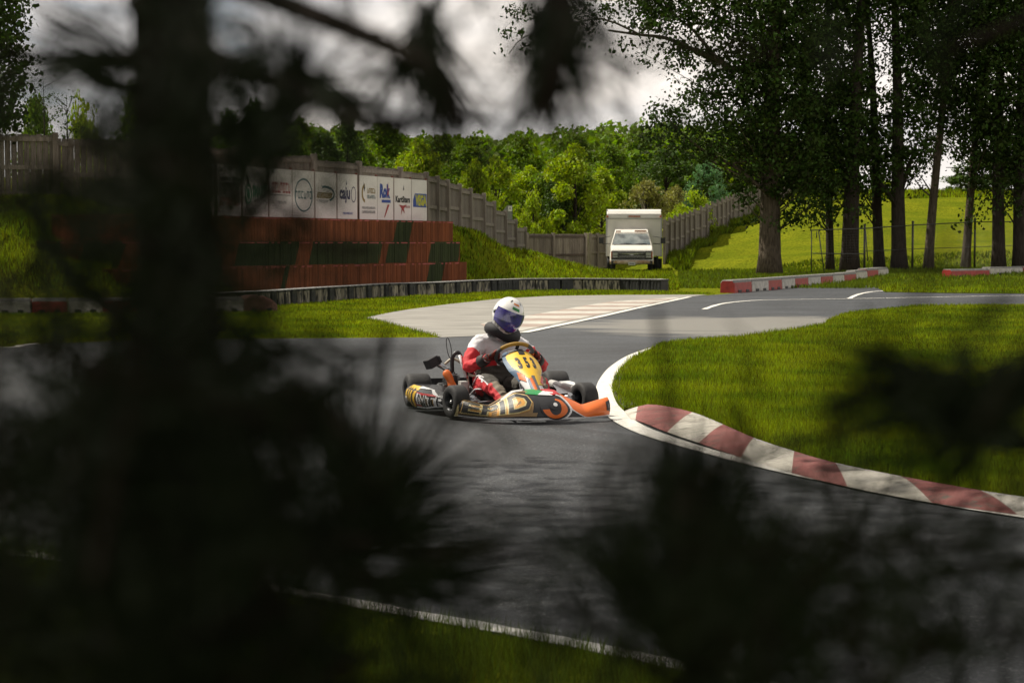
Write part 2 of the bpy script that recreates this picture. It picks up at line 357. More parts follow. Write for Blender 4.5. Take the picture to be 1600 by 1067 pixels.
# ---- track surfaces
def asphalt_mat():
    m = bpy.data.materials.new('asphalt'); m.use_nodes = True; t = m.node_tree; b = t.nodes['Principled BSDF']
    tcn = N(t, 'ShaderNodeTexCoord'); o = tcn.outputs['Object']
    fine = N(t, 'ShaderNodeTexVoronoi'); fine.inputs['Scale'].default_value = 75
    mid = N(t, 'ShaderNodeTexNoise'); mid.inputs['Scale'].default_value = 34; mid.inputs['Detail'].default_value = 8; mid.inputs['Roughness'].default_value = .85
    big = N(t, 'ShaderNodeTexNoise'); big.inputs['Scale'].default_value = .45; big.inputs['Detail'].default_value = 5
    mpn = N(t, 'ShaderNodeMapping'); mpn.inputs['Scale'].default_value = (1, 2.2, 1); mpn.inputs['Rotation'].default_value = (0, 0, R(35))
    t.links.new(o, mpn.inputs[0]); streak = N(t, 'ShaderNodeTexNoise'); streak.inputs['Scale'].default_value = .6; streak.inputs['Detail'].default_value = 6
    t.links.new(mpn.outputs[0], streak.inputs['Vector'])
    for n_ in (fine, mid, big): t.links.new(o, n_.inputs['Vector'])
    r = N(t, 'ShaderNodeValToRGB'); e = r.color_ramp.elements; e[0].position = .36; e[0].color = (.008, .010, .012, 1); e[1].position = .66; e[1].color = (.064, .070, .077, 1)
    t.links.new(mid.outputs[0], r.inputs[0])
    r2 = N(t, 'ShaderNodeMapRange'); r2.inputs[1].default_value = .35; r2.inputs[2].default_value = .65; r2.inputs[3].default_value = .66; r2.inputs[4].default_value = 1.2
    t.links.new(big.outputs[0], r2.inputs[0])
    r3 = N(t, 'ShaderNodeMapRange'); r3.inputs[1].default_value = .4; r3.inputs[2].default_value = .6; r3.inputs[3].default_value = .75; r3.inputs[4].default_value = 1.12
    t.links.new(streak.outputs[0], r3.inputs[0])
    mu = N(t, 'ShaderNodeMath', operation='MULTIPLY'); t.links.new(r2.outputs[0], mu.inputs[0]); t.links.new(r3.outputs[0], mu.inputs[1])
    sc = N(t, 'ShaderNodeVectorMath', operation='SCALE'); t.links.new(r.outputs[0], sc.inputs[0]); t.links.new(mu.outputs[0], sc.inputs['Scale'])
    # pale stones showing in the binder
    sk = N(t, 'ShaderNodeTexNoise'); sk.inputs['Scale'].default_value = 62; sk.inputs['Detail'].default_value = 2; t.links.new(o, sk.inputs['Vector'])
    sr = N(t, 'ShaderNodeMapRange'); sr.inputs[1].default_value = .60; sr.inputs[2].default_value = .72; t.links.new(sk.outputs[0], sr.inputs[0])
    sm = N(t, 'ShaderNodeMix', data_type='RGBA'); sm.inputs[7].default_value = (.20, .20, .20, 1); t.links.new(sr.outputs[0], sm.inputs[0]); t.links.new(sc.outputs[0], sm.inputs[6])
    # worn pale patch where the two courses meet
    sp_ = N(t, 'ShaderNodeSeparateXYZ'); t.links.new(o, sp_.inputs[0])
    def m_(op, a, b_):
        n_ = N(t, 'ShaderNodeMath', operation=op)
        for k, q in enumerate((a, b_)):
            if isinstance(q, (int, float)): n_.inputs[k].default_value = q
            else: t.links.new(q, n_.inputs[k])
        return n_.outputs[0]
    dx = m_('DIVIDE', m_('SUBTRACT', sp_.outputs[0], 4.4), 3.4); dy = m_('DIVIDE', m_('SUBTRACT', sp_.outputs[1], 30.0), 3.6)
    dd = m_('ADD', m_('MULTIPLY', dx, dx), m_('MULTIPLY', dy, dy)); dd = m_('ADD', dd, m_('MULTIPLY', m_('SUBTRACT', streak.outputs[0], .5), 3.0))
    mr = N(t, 'ShaderNodeMapRange'); mr.inputs[1].default_value = .7; mr.inputs[2].default_value = 1.25; mr.inputs[3].default_value = .8; mr.inputs[4].default_value = 0; t.links.new(dd, mr.inputs[0])
    mxn = N(t, 'ShaderNodeMix', data_type='RGBA'); mxn.inputs[7].default_value = (.20, .19, .165, 1); t.links.new(mr.outputs[0], mxn.inputs[0]); t.links.new(sm.outputs[2], mxn.inputs[6])
    # rubber laid down in arcs round the bend
    ex = m_('SUBTRACT', sp_.outputs[0], 6.3); ey = m_('SUBTRACT', sp_.outputs[1], 17.2); rad_ = m_('SQRT', m_('ADD', m_('MULTIPLY', ex, ex), m_('MULTIPLY', ey, ey)), 0); an = m_('ARCTAN2', ey, ex)
    cxy = N(t, 'ShaderNodeCombineXYZ'); t.links.new(m_('MULTIPLY', rad_, 3.2), cxy.inputs[0]); t.links.new(m_('MULTIPLY', an, 1.6), cxy.inputs[1])
    rn = N(t, 'ShaderNodeTexNoise'); rn.inputs['Scale'].default_value = 1.3; rn.inputs['Detail'].default_value = 6; t.links.new(cxy.outputs[0], rn.inputs['Vector'])
    rm = N(t, 'ShaderNodeMapRange'); rm.inputs[1].default_value = .42; rm.inputs[2].default_value = .66; rm.inputs[4].default_value = 1.0; t.links.new(rn.outputs[0], rm.inputs[0])
    bd = N(t, 'ShaderNodeMapRange'); bd.inputs[1].default_value = 0; bd.inputs[2].default_value = 2.4; bd.inputs[3].default_value = .75; bd.inputs[4].default_value = 0; t.links.new(m_('ABSOLUTE', m_('SUBTRACT', rad_, 7.4), 0), bd.inputs[0])
    rub = N(t, 'ShaderNodeMix', data_type='RGBA'); rub.inputs[7].default_value = (.012, .012, .013, 1); t.links.new(m_('MULTIPLY', rm.outputs[0], bd.outputs[0]), rub.inputs[0]); t.links.new(mxn.outputs[2], rub.inputs[6])
    t.links.new(rub.outputs[2], b.inputs['Base Color'])
    b.inputs['Roughness'].default_value = .62; b.inputs['Specular IOR Level'].default_value = .45
    bp = N(t, 'ShaderNodeBump'); bp.inputs['Strength'].default_value = .75; bp.inputs['Distance'].default_value = .006
    ad = m_('ADD', m_('MULTIPLY', fine.outputs[0], .7), mid.outputs[0]); t.links.new(ad, bp.inputs['Height']); t.links.new(bp.outputs[0], b.inputs['Normal'])
    return m
M_ASP = asphalt_mat()
M_CON = mat('concrete', (.17, .16, .14), .85, col2=(.28, .267, .235), vscale=.9, bump=.3, bscale=30, detail=9, stretch=(1, 3, 1))
M_LINE = mat('line_paint', (.52, .50, .45), .7, col2=(.74, .72, .66), vscale=14, bump=.2)
def kerb_mat(name, c1, c2):
    """brushed-on kerb paint, worn through to grey concrete, with rubber smears"""
    m = mat(name, c1, .8, col2=c2, vscale=2.2, bump=.5, bscale=22, detail=9, spec=.15); t = m.node_tree; b = t.nodes['Principled BSDF']; src = b.inputs['Base Color'].links[0].from_socket
    tcn = N(t, 'ShaderNodeTexCoord'); o = tcn.outputs['Object']
    w1 = N(t, 'ShaderNodeTexNoise'); w1.inputs['Scale'].default_value = 9; w1.inputs['Detail'].default_value = 10; w1.inputs['Roughness'].default_value = .75; t.links.new(o, w1.inputs['Vector'])
    r1 = N(t, 'ShaderNodeMapRange'); r1.inputs[1].default_value = .53; r1.inputs[2].default_value = .66; t.links.new(w1.outputs[0], r1.inputs[0])
    m1 = N(t, 'ShaderNodeMix', data_type='RGBA'); m1.inputs[7].default_value = (.13, .12, .10, 1); t.links.new(r1.outputs[0], m1.inputs[0]); t.links.new(src, m1.inputs[6])
    mp = N(t, 'ShaderNodeMapping'); mp.inputs['Rotation'].default_value = (0, 0, R(28)); mp.inputs['Scale'].default_value = (.8, 7, 1); t.links.new(o, mp.inputs[0])
    w2 = N(t, 'ShaderNodeTexNoise'); w2.inputs['Scale'].default_value = 2; w2.inputs['Detail'].default_value = 6; t.links.new(mp.outputs[0], w2.inputs['Vector'])
    r2 = N(t, 'ShaderNodeMapRange'); r2.inputs[1].default_value = .55; r2.inputs[2].default_value = .75; r2.inputs[4].default_value = .45; t.links.new(w2.outputs[0], r2.inputs[0])
    m2 = N(t, 'ShaderNodeMix', data_type='RGBA'); m2.inputs[7].default_value = (.05, .045, .04, 1); t.links.new(r2.outputs[0], m2.inputs[0]); t.links.new(m1.outputs[2], m2.inputs[6]); t.links.new(m2.outputs[2], b.inputs['Base Color'])
    return m
M_KR = kerb_mat('kerb_red', (.19, .065, .06), (.31, .13, .12)); M_KW = kerb_mat('kerb_white', (.40, .375, .32), (.60, .57, .50))
def sheet(name, pts, m, z, depth=0):
    mb = MB(); mb.poly([(p[0], p[1], z) for p in pts], m, depth); o = mb.build(name); return tag(o, kind='structure')
near = [P(-1500, 702), P(-400, 815), P(300, 910), P(690, 976), P(940, 1024), P(1180, 1080), P(1700, 1230), P(2400, 1500)]
asp = near[::-1] + [P(-2600, 600), P(-1500, 541), P(-300, 541), P(0, 543), P(60, 538), P(200, 532), P(410, 529.5), P(690, 527.5), P(700, 500), P(860, 470), P(1030, 465), P(1078, 464), P(1140, 459), P(1250, 449), P(1380, 438.5), P(1480, 437), P(1750, 438), P(2600, 445), P(3600, 560)]
asp = asp[:len(near)] + asp[len(near):]
sheet('asphalt_track', asp, M_ASP, .004)
apron = [P(570, 497), P(600, 490.5), P(640, 484), P(700, 476), P(780, 467.5), P(860, 463), P(960, 461.5), P(1060, 461), P(1105, 461), P(1078, 464.3), P(1000, 481), P(930, 497), P(820, 521), P(760, 525), P(690, 528), P(640, 515), P(600, 504)]
sheet('concrete_apron', apron, M_CON, .010)
def smooth_path(pts, n=6):
    pts = [Vector(p) for p in pts]; out = []
    for i in range(len(pts) - 1):
        p0 = pts[max(i - 1, 0)]; p1 = pts[i]; p2 = pts[i + 1]; p3 = pts[min(i + 2, len(pts) - 1)]
        for k in range(n):
            t = k / n
            out.append(.5 * ((2 * p1) + (p2 - p0) * t + (2 * p0 - 5 * p1 + 4 * p2 - p3) * t * t + (3 * p1 - p0 - 3 * p2 + p3) * t ** 3))
    return out + [pts[-1]]
def strip(name, a, b, m, z, thick=0):
    mb = MB(); vs = []; 
    for p, q in zip(a, b): vs += [(p[0], p[1], z), (q[0], q[1], z)]
    fs = [(2*i, 2*i+1, 2*i+3, 2*i+2) for i in range(len(a) - 1)]
    mb.add(vs, fs, m); o = mb.build(name); me = o.data
    if me.polygons[0].normal.z < 0: me.flip_normals()
    return tag(o, kind='structure')
def line(name, pts, wd, z=.012, n=6):
    c = smooth_path(pts, n); a = []; b = []
    for i, p in enumerate(c):
        t = (c[min(i + 1, len(c) - 1)] - c[max(i - 1, 0)]).normalized(); nn = Vector((-t.y, t.x, 0)) * wd / 2 * (1 + .12 * math.sin(i * 2.1))
        a.append(p + nn); b.append(p - nn)
    return strip(name, a, b, M_LINE, z)
# infield lawn
inf_pts = [P(1340, 489.5), P(1322, 492), P(1300, 500), P(1285, 510), P(1230, 520), P(1150, 530), P(1080, 534), P(1035, 540)]
inner = [P(1035, 540), P(1000, 557), P(975, 575), P(962, 592), P(957, 610), P(962, 628), P(975, 643)]
outer = [P(1028, 541), P(985, 555), P(955, 573), P(938, 592), P(931, 611), P(936, 634), P(955, 657)]
kin = [P(x_, y_, .055 if i_ > 1 else .02) for i_, (x_, y_) in enumerate([(975, 641), (1025, 640), (1082, 645), (1130, 664), (1178, 685), (1241, 706), (1305, 724), (1407, 745), (1530, 767), (1660, 787), (1800, 812)])]; kin = [Vector((p.x, p.y, 0)) for p in kin]
kout = [P(985, 657), P(1005, 663), P(1042, 678), P(1092, 695), P(1158, 718), P(1237, 742), P(1324, 764), P(1456, 789), P(1590, 808), P(1740, 830), P(1900, 855)]
lawn = inf_pts[:-1] + smooth_path(inner, 5) + kin[1:] + [P(2600, 900), P(3300, 560), P(2400, 480), P(1600, 479), P(1430, 480)]
sheet('infield_lawn', lawn, M_LAWN, .035, .03)
a = smooth_path(outer + [P(1000, 680), P(1090, 707), P(1200, 736), P(1350, 768), P(1480, 793), P(1600, 812), P(1800, 845)], 5)
b = smooth_path(inner[:-1] + [P(972, 641), P(1006, 667), P(1092, 698), P(1201, 728), P(1351, 760.5), P(1481, 786), P(1601, 805), P(1801, 838)], 5)
strip('track_edge_line', a, b, M_LINE, .012)
strip('earth_edge', smooth_path(inner[2:], 5), smooth_path([P(983, 576), P(973, 592), P(968, 610), P(974, 626), P(995, 638)], 5), mat('soil', (.035, .03, .022), .95, var=.5, vscale=30, bump=.8), .039)
# raised red and white kerb
kerb = MB()
ki = smooth_path(kin, 4); ko = smooth_path(kout, 4)
def kp(i, t):
    p = ko[i].lerp(ki[i], t); z = .014 +   .047 * math.sin(min(t * 1.15, 1) * math.pi * .5); end = min(1, i / 3); return Vector((p.x, p.y, .014 + (z - .014) * end + (.0 if t < 1 else 0)))
for i in range(len(ki) - 1):
    seg = i // 4; m = [M_KW, M_KR][seg % 2] if seg else M_KR
    m = M_KR if seg % 2 == 1 or seg == 0 and i > 1 else M_KW
    col = {0: M_KR, 1: M_KR, 2: M_KW, 3: M_KR, 4: M_KW, 5: M_KR, 6: M_KW, 7: M_KR, 8: M_KW, 9: M_KR}[seg]
    if i < 2: col = M_KW
    for j in range(6):
        kerb.add([kp(i, j / 6), kp(i + 1, j / 6), kp(i + 1, (j + 1) / 6), kp(i, (j + 1) / 6)], [(0, 3, 2, 1)], col, True)
    q = [kp(i, 1), kp(i + 1, 1)]; kerb.add([q[0], q[1], q[1] - Vector((0, 0, .07)), q[0] - Vector((0, 0, .07))], [(0, 1, 2, 3)], col)
o = kerb.build('track_kerb'); o.data.polygons.foreach_set('use_smooth', [False] * len(o.data.polygons))
if o.data.polygons[0].normal.z < 0: o.data.flip_normals()
tag(o, kind='structure')
# painted lines
line('near_edge_line', [P(-400, 811), P(300, 904), P(690, 971), P(940, 1018), P(1180, 1072), P(1500, 1165)], .1)
line('far_edge_line', [P(-300, 545), P(0, 544), P(30, 541), P(62, 537.5)], .11)
line('apron_line', [P(818, 521), P(930, 497.5), P(1000, 481.5), P(1078, 464.8)], .13, .016)
line('road_line', [P(1100, 484), P(1130, 475), P(1180, 470), P(1240, 468.6), P(1340, 467.2), P(1450, 465), P(1600, 462.3), P(1900, 459)], .12)
line('branch_line', [P(1326, 467.6), P(1340, 461), P(1358, 457), P(1380, 455)], .12)
# flat stripes on the apron
st = MB()
A0, A1 = P(818, 517.5), P(1066, 465.6)
M_S1 = mat('pale_stripe', (.42, .40, .35), .8, var=.2, vscale=3); M_S2 = mat('rose_stripe', (.24, .17, .14), .8, col2=(.33, .27, .22), vscale=3)
for k in range(15):
    def q(t, side): p = A0.lerp(A1, t); return Vector((p.x - side * (1.25 * min(1, t * 9 + .1) * min(1, (1 - t) * 4 + .15)) - .02, p.y, .014))
    t0, t1 = k / 15, (k + 1) / 15
    st.add([q(t0, 0), q(t1, 0), q(t1, 1), q(t0, 1)], [(0, 1, 2, 3)], M_S1 if k % 2 == 0 else M_S2)
tag(st.build('apron_stripes'), kind='structure')
# grass island between the two courses at the far right
isl = [P(1383, 457), P(1372, 451), P(1390, 446), P(1480, 443), P(1700, 442.5), P(2600, 450), P(2600, 462), P(1700, 459), P(1600, 459.5), P(1480, 458.5)]
sheet('grass_island', isl, M_LAWN, .02, .02)

# ---- grass blades
def in_poly(x, y, poly):
    c = np.zeros(len(x), bool); n = len(poly)
    for i in range(n):
        x1, y1 = poly[i][0], poly[i][1]; x2, y2 = poly[(i + 1) % n][0], poly[(i + 1) % n][1]
        if y1 == y2: continue
        c ^= ((y1 > y) != (y2 > y)) & (x < (x2 - x1) * (y - y1) / (y2 - y1) + x1)
    return c
M_BL = mat('grass_blade', (.075, .118, .010), .6, island=.8, trans=.35, col2=(.21, .245, .014), vscale=.7, spec=.08)
M_BLN = mat('dark_grass_blade', (.07, .10, .014), .6, island=.5, trans=.35, col2=(.11, .145, .018), vscale=.9, spec=.08)  # darker, duller copy of the blade colour
def blades(name, poly, n, h, wd, m, z=0.0, dpow=1.0, view=True, use_t=False, clip=None):
    xs = [p[0] for p in poly]; ys = [p[1] for p in poly]; y0, y1 = max(min(ys), 4.0), max(ys)
    X = []; Y = []; tot = 0
    while tot < n:
        u = rng.random(n); y = y0 * (y1 / y0) ** u if dpow == 1 else y0 + (y1 - y0) * u
        x = rng.uniform(min(xs), max(xs), n)
        if view: x = y * rng.uniform(-.31, .44, n) 
        k = in_poly(x, y, poly)
        X.append(x[k]); Y.append(y[k]); tot += k.sum()
        if k.sum() < n * .002: break
    x = np.concatenate(X)[:n]; y = np.concatenate(Y)[:n]; n = len(x)
    patch = np.array([noise.noise(Vector((a * .8, b * .8, 3))) for a, b in zip(x[:n], y[:n])]) if n < 60000 else np.sin(x * 1.7 + np.sin(y * 1.1) * 2) * np.sin(y * 1.3 + 1) * .4
    zz = terr_np(x, y) if use_t else np.full(n, z)
    H = h * rng.uniform(.45, 1.25, n) * (1 + patch * .5); a = rng.uniform(0, math.pi, n)
    k_ = np.maximum(1, y / 14)                       # farther blades stand for small tufts
    Wd = wd * rng.uniform(.6, 1.3, n) * k_
    dx = np.cos(a) * Wd / 2; dy = np.sin(a) * Wd / 2 * .5; lx = rng.normal(0, .3, n) * H; ly = rng.normal(0, .3, n) * H
    V = np.empty((n, 3, 3)); V[:, 0] = np.stack([x - dx, y - dy, zz - .01], 1); V[:, 1] = np.stack([x + dx, y + dy, zz - .01], 1); V[:, 2] = np.stack([x + lx, y + ly, zz + H], 1)
    F_ = np.arange(3 * n).reshape(n, 3)
    return tag(np_mesh(name, V.reshape(-1, 3), F_, m), kind='stuff')
blades('infield_grass', lawn, 380000, .06, .0065, M_BL, .033)
nearg = near + [P(2400, 3000), P(-1500, 3000)]
nearg = [Vector((-6, 11.4, 0))] + near[2:] + [Vector((3, 2, 0)), Vector((-6, 2, 0))]
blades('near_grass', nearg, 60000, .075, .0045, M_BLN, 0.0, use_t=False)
lv = [P(-200, 540), P(60, 537), P(410, 529), P(690, 526.5), P(640, 514), P(600, 503), P(575, 497), P(640, 483), P(700, 475), P(780, 467), P(860, 462.5), P(960, 461), P(1060, 460.5), P(1120, 460), P(1045, 455), P(815, 453.5), P(680, 461), P(500, 471), P(407, 480), P(330, 486), P(150, 490), P(-200, 492)]
blades('verge_grass', lv, 90000, .06, .007, M_BL, 0.0)
tag_r = [P(1383, 457), P(1372, 451), P(1390, 446), P(1480, 443), P(1700, 442.5), P(1700, 459), P(1480, 458.5)]
blades('island_grass', tag_r, 9000, .10, .010, M_BL, .02)
bank = [(XD(745, 52.5), 52.5), (XD(712, 56), 56), (XD(700, 60), 60), (XD(754, 67.5), 67.5), (XD(788, 74.7), 74.7), (XD(820, 83.5), 83.5), (XD(925, 87), 87), (XD(948, 86), 86), (XD(1050, 86), 86), (XD(1060, 60), 60), (XD(1060, 53), 53), (XD(900, 53), 53)]
blades('bank_grass', bank, 45000, .16, .012, M_BL, 0, dpow=0, use_t=True)
mound = [(XD(-20, 36.2), 36.2), (XD(260, 36.8), 36.8), (XD(240, 38.4), 38.4), (XD(190, 41), 41), (XD(180, 44), 44), (XD(-40, 44), 44)]
blades('mound_grass', mound, 25000, .16, .012, M_BL, 0, dpow=0, use_t=True)
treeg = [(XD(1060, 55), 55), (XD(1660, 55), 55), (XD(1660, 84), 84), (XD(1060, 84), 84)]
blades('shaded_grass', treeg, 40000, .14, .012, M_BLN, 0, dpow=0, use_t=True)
hillg = [(XD(1045, 90), 91), (XD(1180, 130), 130), (XD(1190, 132), 132), (XD(1160, 120), 120), (XD(1085, 98), 98), (XD(1075, 88), 88)]
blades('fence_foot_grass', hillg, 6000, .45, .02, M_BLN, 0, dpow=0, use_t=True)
crest = [(XD(1235, 138), 138), (XD(1700, 138), 138), (XD(1700, 170), 170), (XD(1235, 170), 170)]
blades('crest_grass', crest, 30000, .5, .02, M_BL, 0, dpow=0, use_t=True)
# ================================================================ BARRIERS, WALL, FENCES
def path_pts(pts, step, start=0.0):
    """points every step metres along a polyline, with headings"""
    pts = [Vector((p[0], p[1], 0)) for p in pts]; out = []; d = start
    segs = [(pts[i], pts[i + 1], (pts[i + 1] - pts[i]).length) for i in range(len(pts) - 1)]
    acc = 0
    for a_, b_, l in segs:
        while d <= acc + l + 1e-6:
            t = (d - acc) / l; out.append((a_.lerp(b_, t), math.atan2(b_.y - a_.y, b_.x - a_.x))); d += step
        acc += l
    return out
M_BLK = mat('black_plastic', (.016, .017, .018), .55, var=.5, vscale=6, bump=.2)
M_BTOP = mat('pale_plastic_top', (.20, .195, .18), .75, col2=(.33, .32, .30), vscale=4)  # much paler colour for the tops of the black blocks
def worn_mat():
    m = bpy.data.materials.new('worn_black_paint'); m.use_nodes = True; t = m.node_tree; b = t.nodes['Principled BSDF']; b.inputs['Roughness'].default_value = .7
    tcn = N(t, 'ShaderNodeTexCoord'); mpn = N(t, 'ShaderNodeMapping'); mpn.inputs['Scale'].default_value = (9, 9, 2.2); nz = N(t, 'ShaderNodeTexNoise'); nz.inputs['Scale'].default_value = 1.6; nz.inputs['Detail'].default_value = 6
    oi = N(t, 'ShaderNodeObjectInfo'); ad = N(t, 'ShaderNodeVectorMath', operation='ADD')
    t.links.new(tcn.outputs['Object'], ad.inputs[0]); t.links.new(oi.outputs['Location'], ad.inputs[1]); t.links.new(ad.outputs[0], mpn.inputs[0]); t.links.new(mpn.outputs[0], nz.inputs['Vector'])
    r = N(t, 'ShaderNodeValToRGB'); r.color_ramp.elements[0].position = .42; r.color_ramp.elements[0].color = (.022, .022, .022, 1); r.color_ramp.elements[1].position = .56; r.color_ramp.elements[1].color = (.26, .235, .18, 1)
    t.links.new(nz.outputs[0], r.inputs[0]); t.links.new(r.outputs[0], b.inputs['Base Color']); return m
M_WORN = worn_mat()
def barrier_block(worn):
    mb = MB(); f = M_WORN if worn else M_BLK
    # an upright tub: tapered body with two ribs on the face and a lid lip
    mb.box((0, 0, .15), (.37, .37, .30), f, taper=.95)
    mb.box((0, 0, .322), (.385, .385, .04), M_BLK); mb.box((0, 0, .346), (.37, .37, .010), M_BTOP)
    for x in (-.12, 0, .12): mb.box((x, -.184, .14), (.035, .012, .24), f)
    return mb
bpath = [P(255, 487), P(330, 483.5), P(407, 479.5), P(500, 471.5), P(600, 464), P(680, 461), P(740, 457), P(815, 453.8), P(900, 453.2), P(980, 454), P(1045, 455.5)]
proto = {}
bl = path_pts([(p.x, p.y) for p in bpath], .392)
nb = len(bl); wornset = {nb - 5, nb - 6, nb - 7, nb - 8, nb - 11, nb - 12, nb - 13} | {i for i in range(0, nb - 16) if (i * 7) % 3 != 0}
for i, (p, h) in enumerate(bl):
    wn = i in wornset
    if wn not in proto:
        o = barrier_block(wn).build('barrier_block', bevel=.012); proto[wn] = o
    else:
        o = proto[wn].copy(); COL.objects.link(o)
    o.location = (p.x, p.y, max(0, tz(p.x, p.y) - .03)); o.rotation_euler = (0, 0, h + random.uniform(-.05, .05) + (R(8) if i < nb - 16 else 0))
    k = nb - i
    tag(o, f"{'worn black block with beige scrapes' if wn else 'plain black block'}, {ordw(k)} from the right end of the low barrier", 'barrier block', 'black blocks of the low barrier')
e1 = proto[False].copy(); COL.objects.link(e1); pe = bl[-1][0]; e1.location = (pe.x - .05, pe.y + .42, 0); e1.rotation_euler = (0, 0, .05)
tag(e1, 'plain black block set behind the right end of the low barrier', 'barrier block', 'black blocks of the low barrier')

# red and white barriers
M_RED = mat('barrier_red', (.30, .022, .018), .5, var=.25, vscale=6); M_WHT = mat('barrier_white', (.42, .40, .36), .6, var=.25, vscale=6)
M_GTOP = mat('barrier_grey_top', (.17, .165, .15), .8, var=.2, vscale=5); M_FAD = mat('barrier_faded_red', (.26, .11, .09), .8, col2=(.30, .16, .13), vscale=5)
def rw_block(m, l, hgt, top, rounded=False):
    mb = MB(); w2 = .22
    prof = [(-w2, 0), (-w2, .05), (-w2 * .93, hgt * .8), (-w2 * .7, hgt), (w2 * .7, hgt), (w2 * .93, hgt * .8), (w2, .05), (w2, 0)]
    n = len(prof); xs = [-l / 2, -l / 2 + .03, l / 2 - .03, l / 2]; sc = [.94, 1, 1, .94]
    if rounded: xs = [-l / 2, -l / 4, l / 8, l / 3, l / 2]; sc = [.95, 1, .92, .72, .42]
    vs = [(x, y * s_, z * s_) for x, s_ in zip(xs, sc) for y, z in prof]
    for i in range(len(xs) - 1):
        for j in range(n - 1):
            fs = [(i*n+j, i*n+j+1, (i+1)*n+j+1, (i+1)*n+j)]
            mb.add([vs[q] for q in fs[0]], [(0, 3, 2, 1)], top if j in (2, 3, 4) else m)
    mb.add(vs[:n], [tuple(range(n))[::-1]], m); mb.add(vs[-n:], [tuple(range(n))], m)
    for x in (-l * .22, l * .22): mb.box((x, -w2 - .004, .045), (l * .18, .02, .07), M_BLK)
    return mb
def rw_run(pts, n, hgt, first_red, group, where, top=None, end=None):
    L_ = sum((Vector(pts[i + 1]) - Vector(pts[i])).length for i in range(len(pts) - 1)); st_ = L_ / n
    pp = path_pts(pts, st_, st_ / 2)[:n]; pr = {}
    for i, (p, h) in enumerate(pp):
        red = (i % 2 == 0) == first_red; key = red
        if end is not None and i == n - 1: 
            o = rw_block(M_FAD, st_ * 1.0, hgt * 1.15, M_FAD, True).build('barrier_block', bevel=.03); lab = end
        else:
            if key not in pr: pr[key] = rw_block(M_RED if red else M_WHT, st_ * .97, hgt, (top or M_GTOP) if not red or i > 0 else (top or M_GTOP)).build('barrier_block', bevel=.015); o = pr[key]
            else: o = pr[key].copy(); COL.objects.link(o)
            lab = f"{'red' if red else 'off-white'} barrier block, {ordw(i + 1)} from the left in the row {where}"
        o.location = (p.x, p.y, max(0, tz(p.x, p.y) - .02)); o.rotation_euler = (0, 0, h)
        tag(o, lab, 'barrier block', group)
rp = [P(1136, 458), P(1180, 454.5), P(1240, 449), P(1310, 443), P(1380, 437.5)]
rw_run([(p.x, p.y) for p in rp], 12, .36, True, 'red and white blocks below the poplars', 'below the poplars')
rp = [P(1478, 440), P(1540, 438.5), P(1660, 435), P(1800, 432)]
rw_run([(p.x, p.y) for p in rp], 6, .3, True, 'red and white blocks at the right edge', 'at the right edge')
rp = [P(-120, 491), P(30, 490), P(150, 489), P(250, 488.5), P(345, 488), P(432, 487)]
rw_run([(p.x, p.y) for p in rp], 10, .30, False, 'red and white blocks below the mound', 'below the grassy mound', end='faded pink barrier block with a rounded end, rightmost below the painted wall')

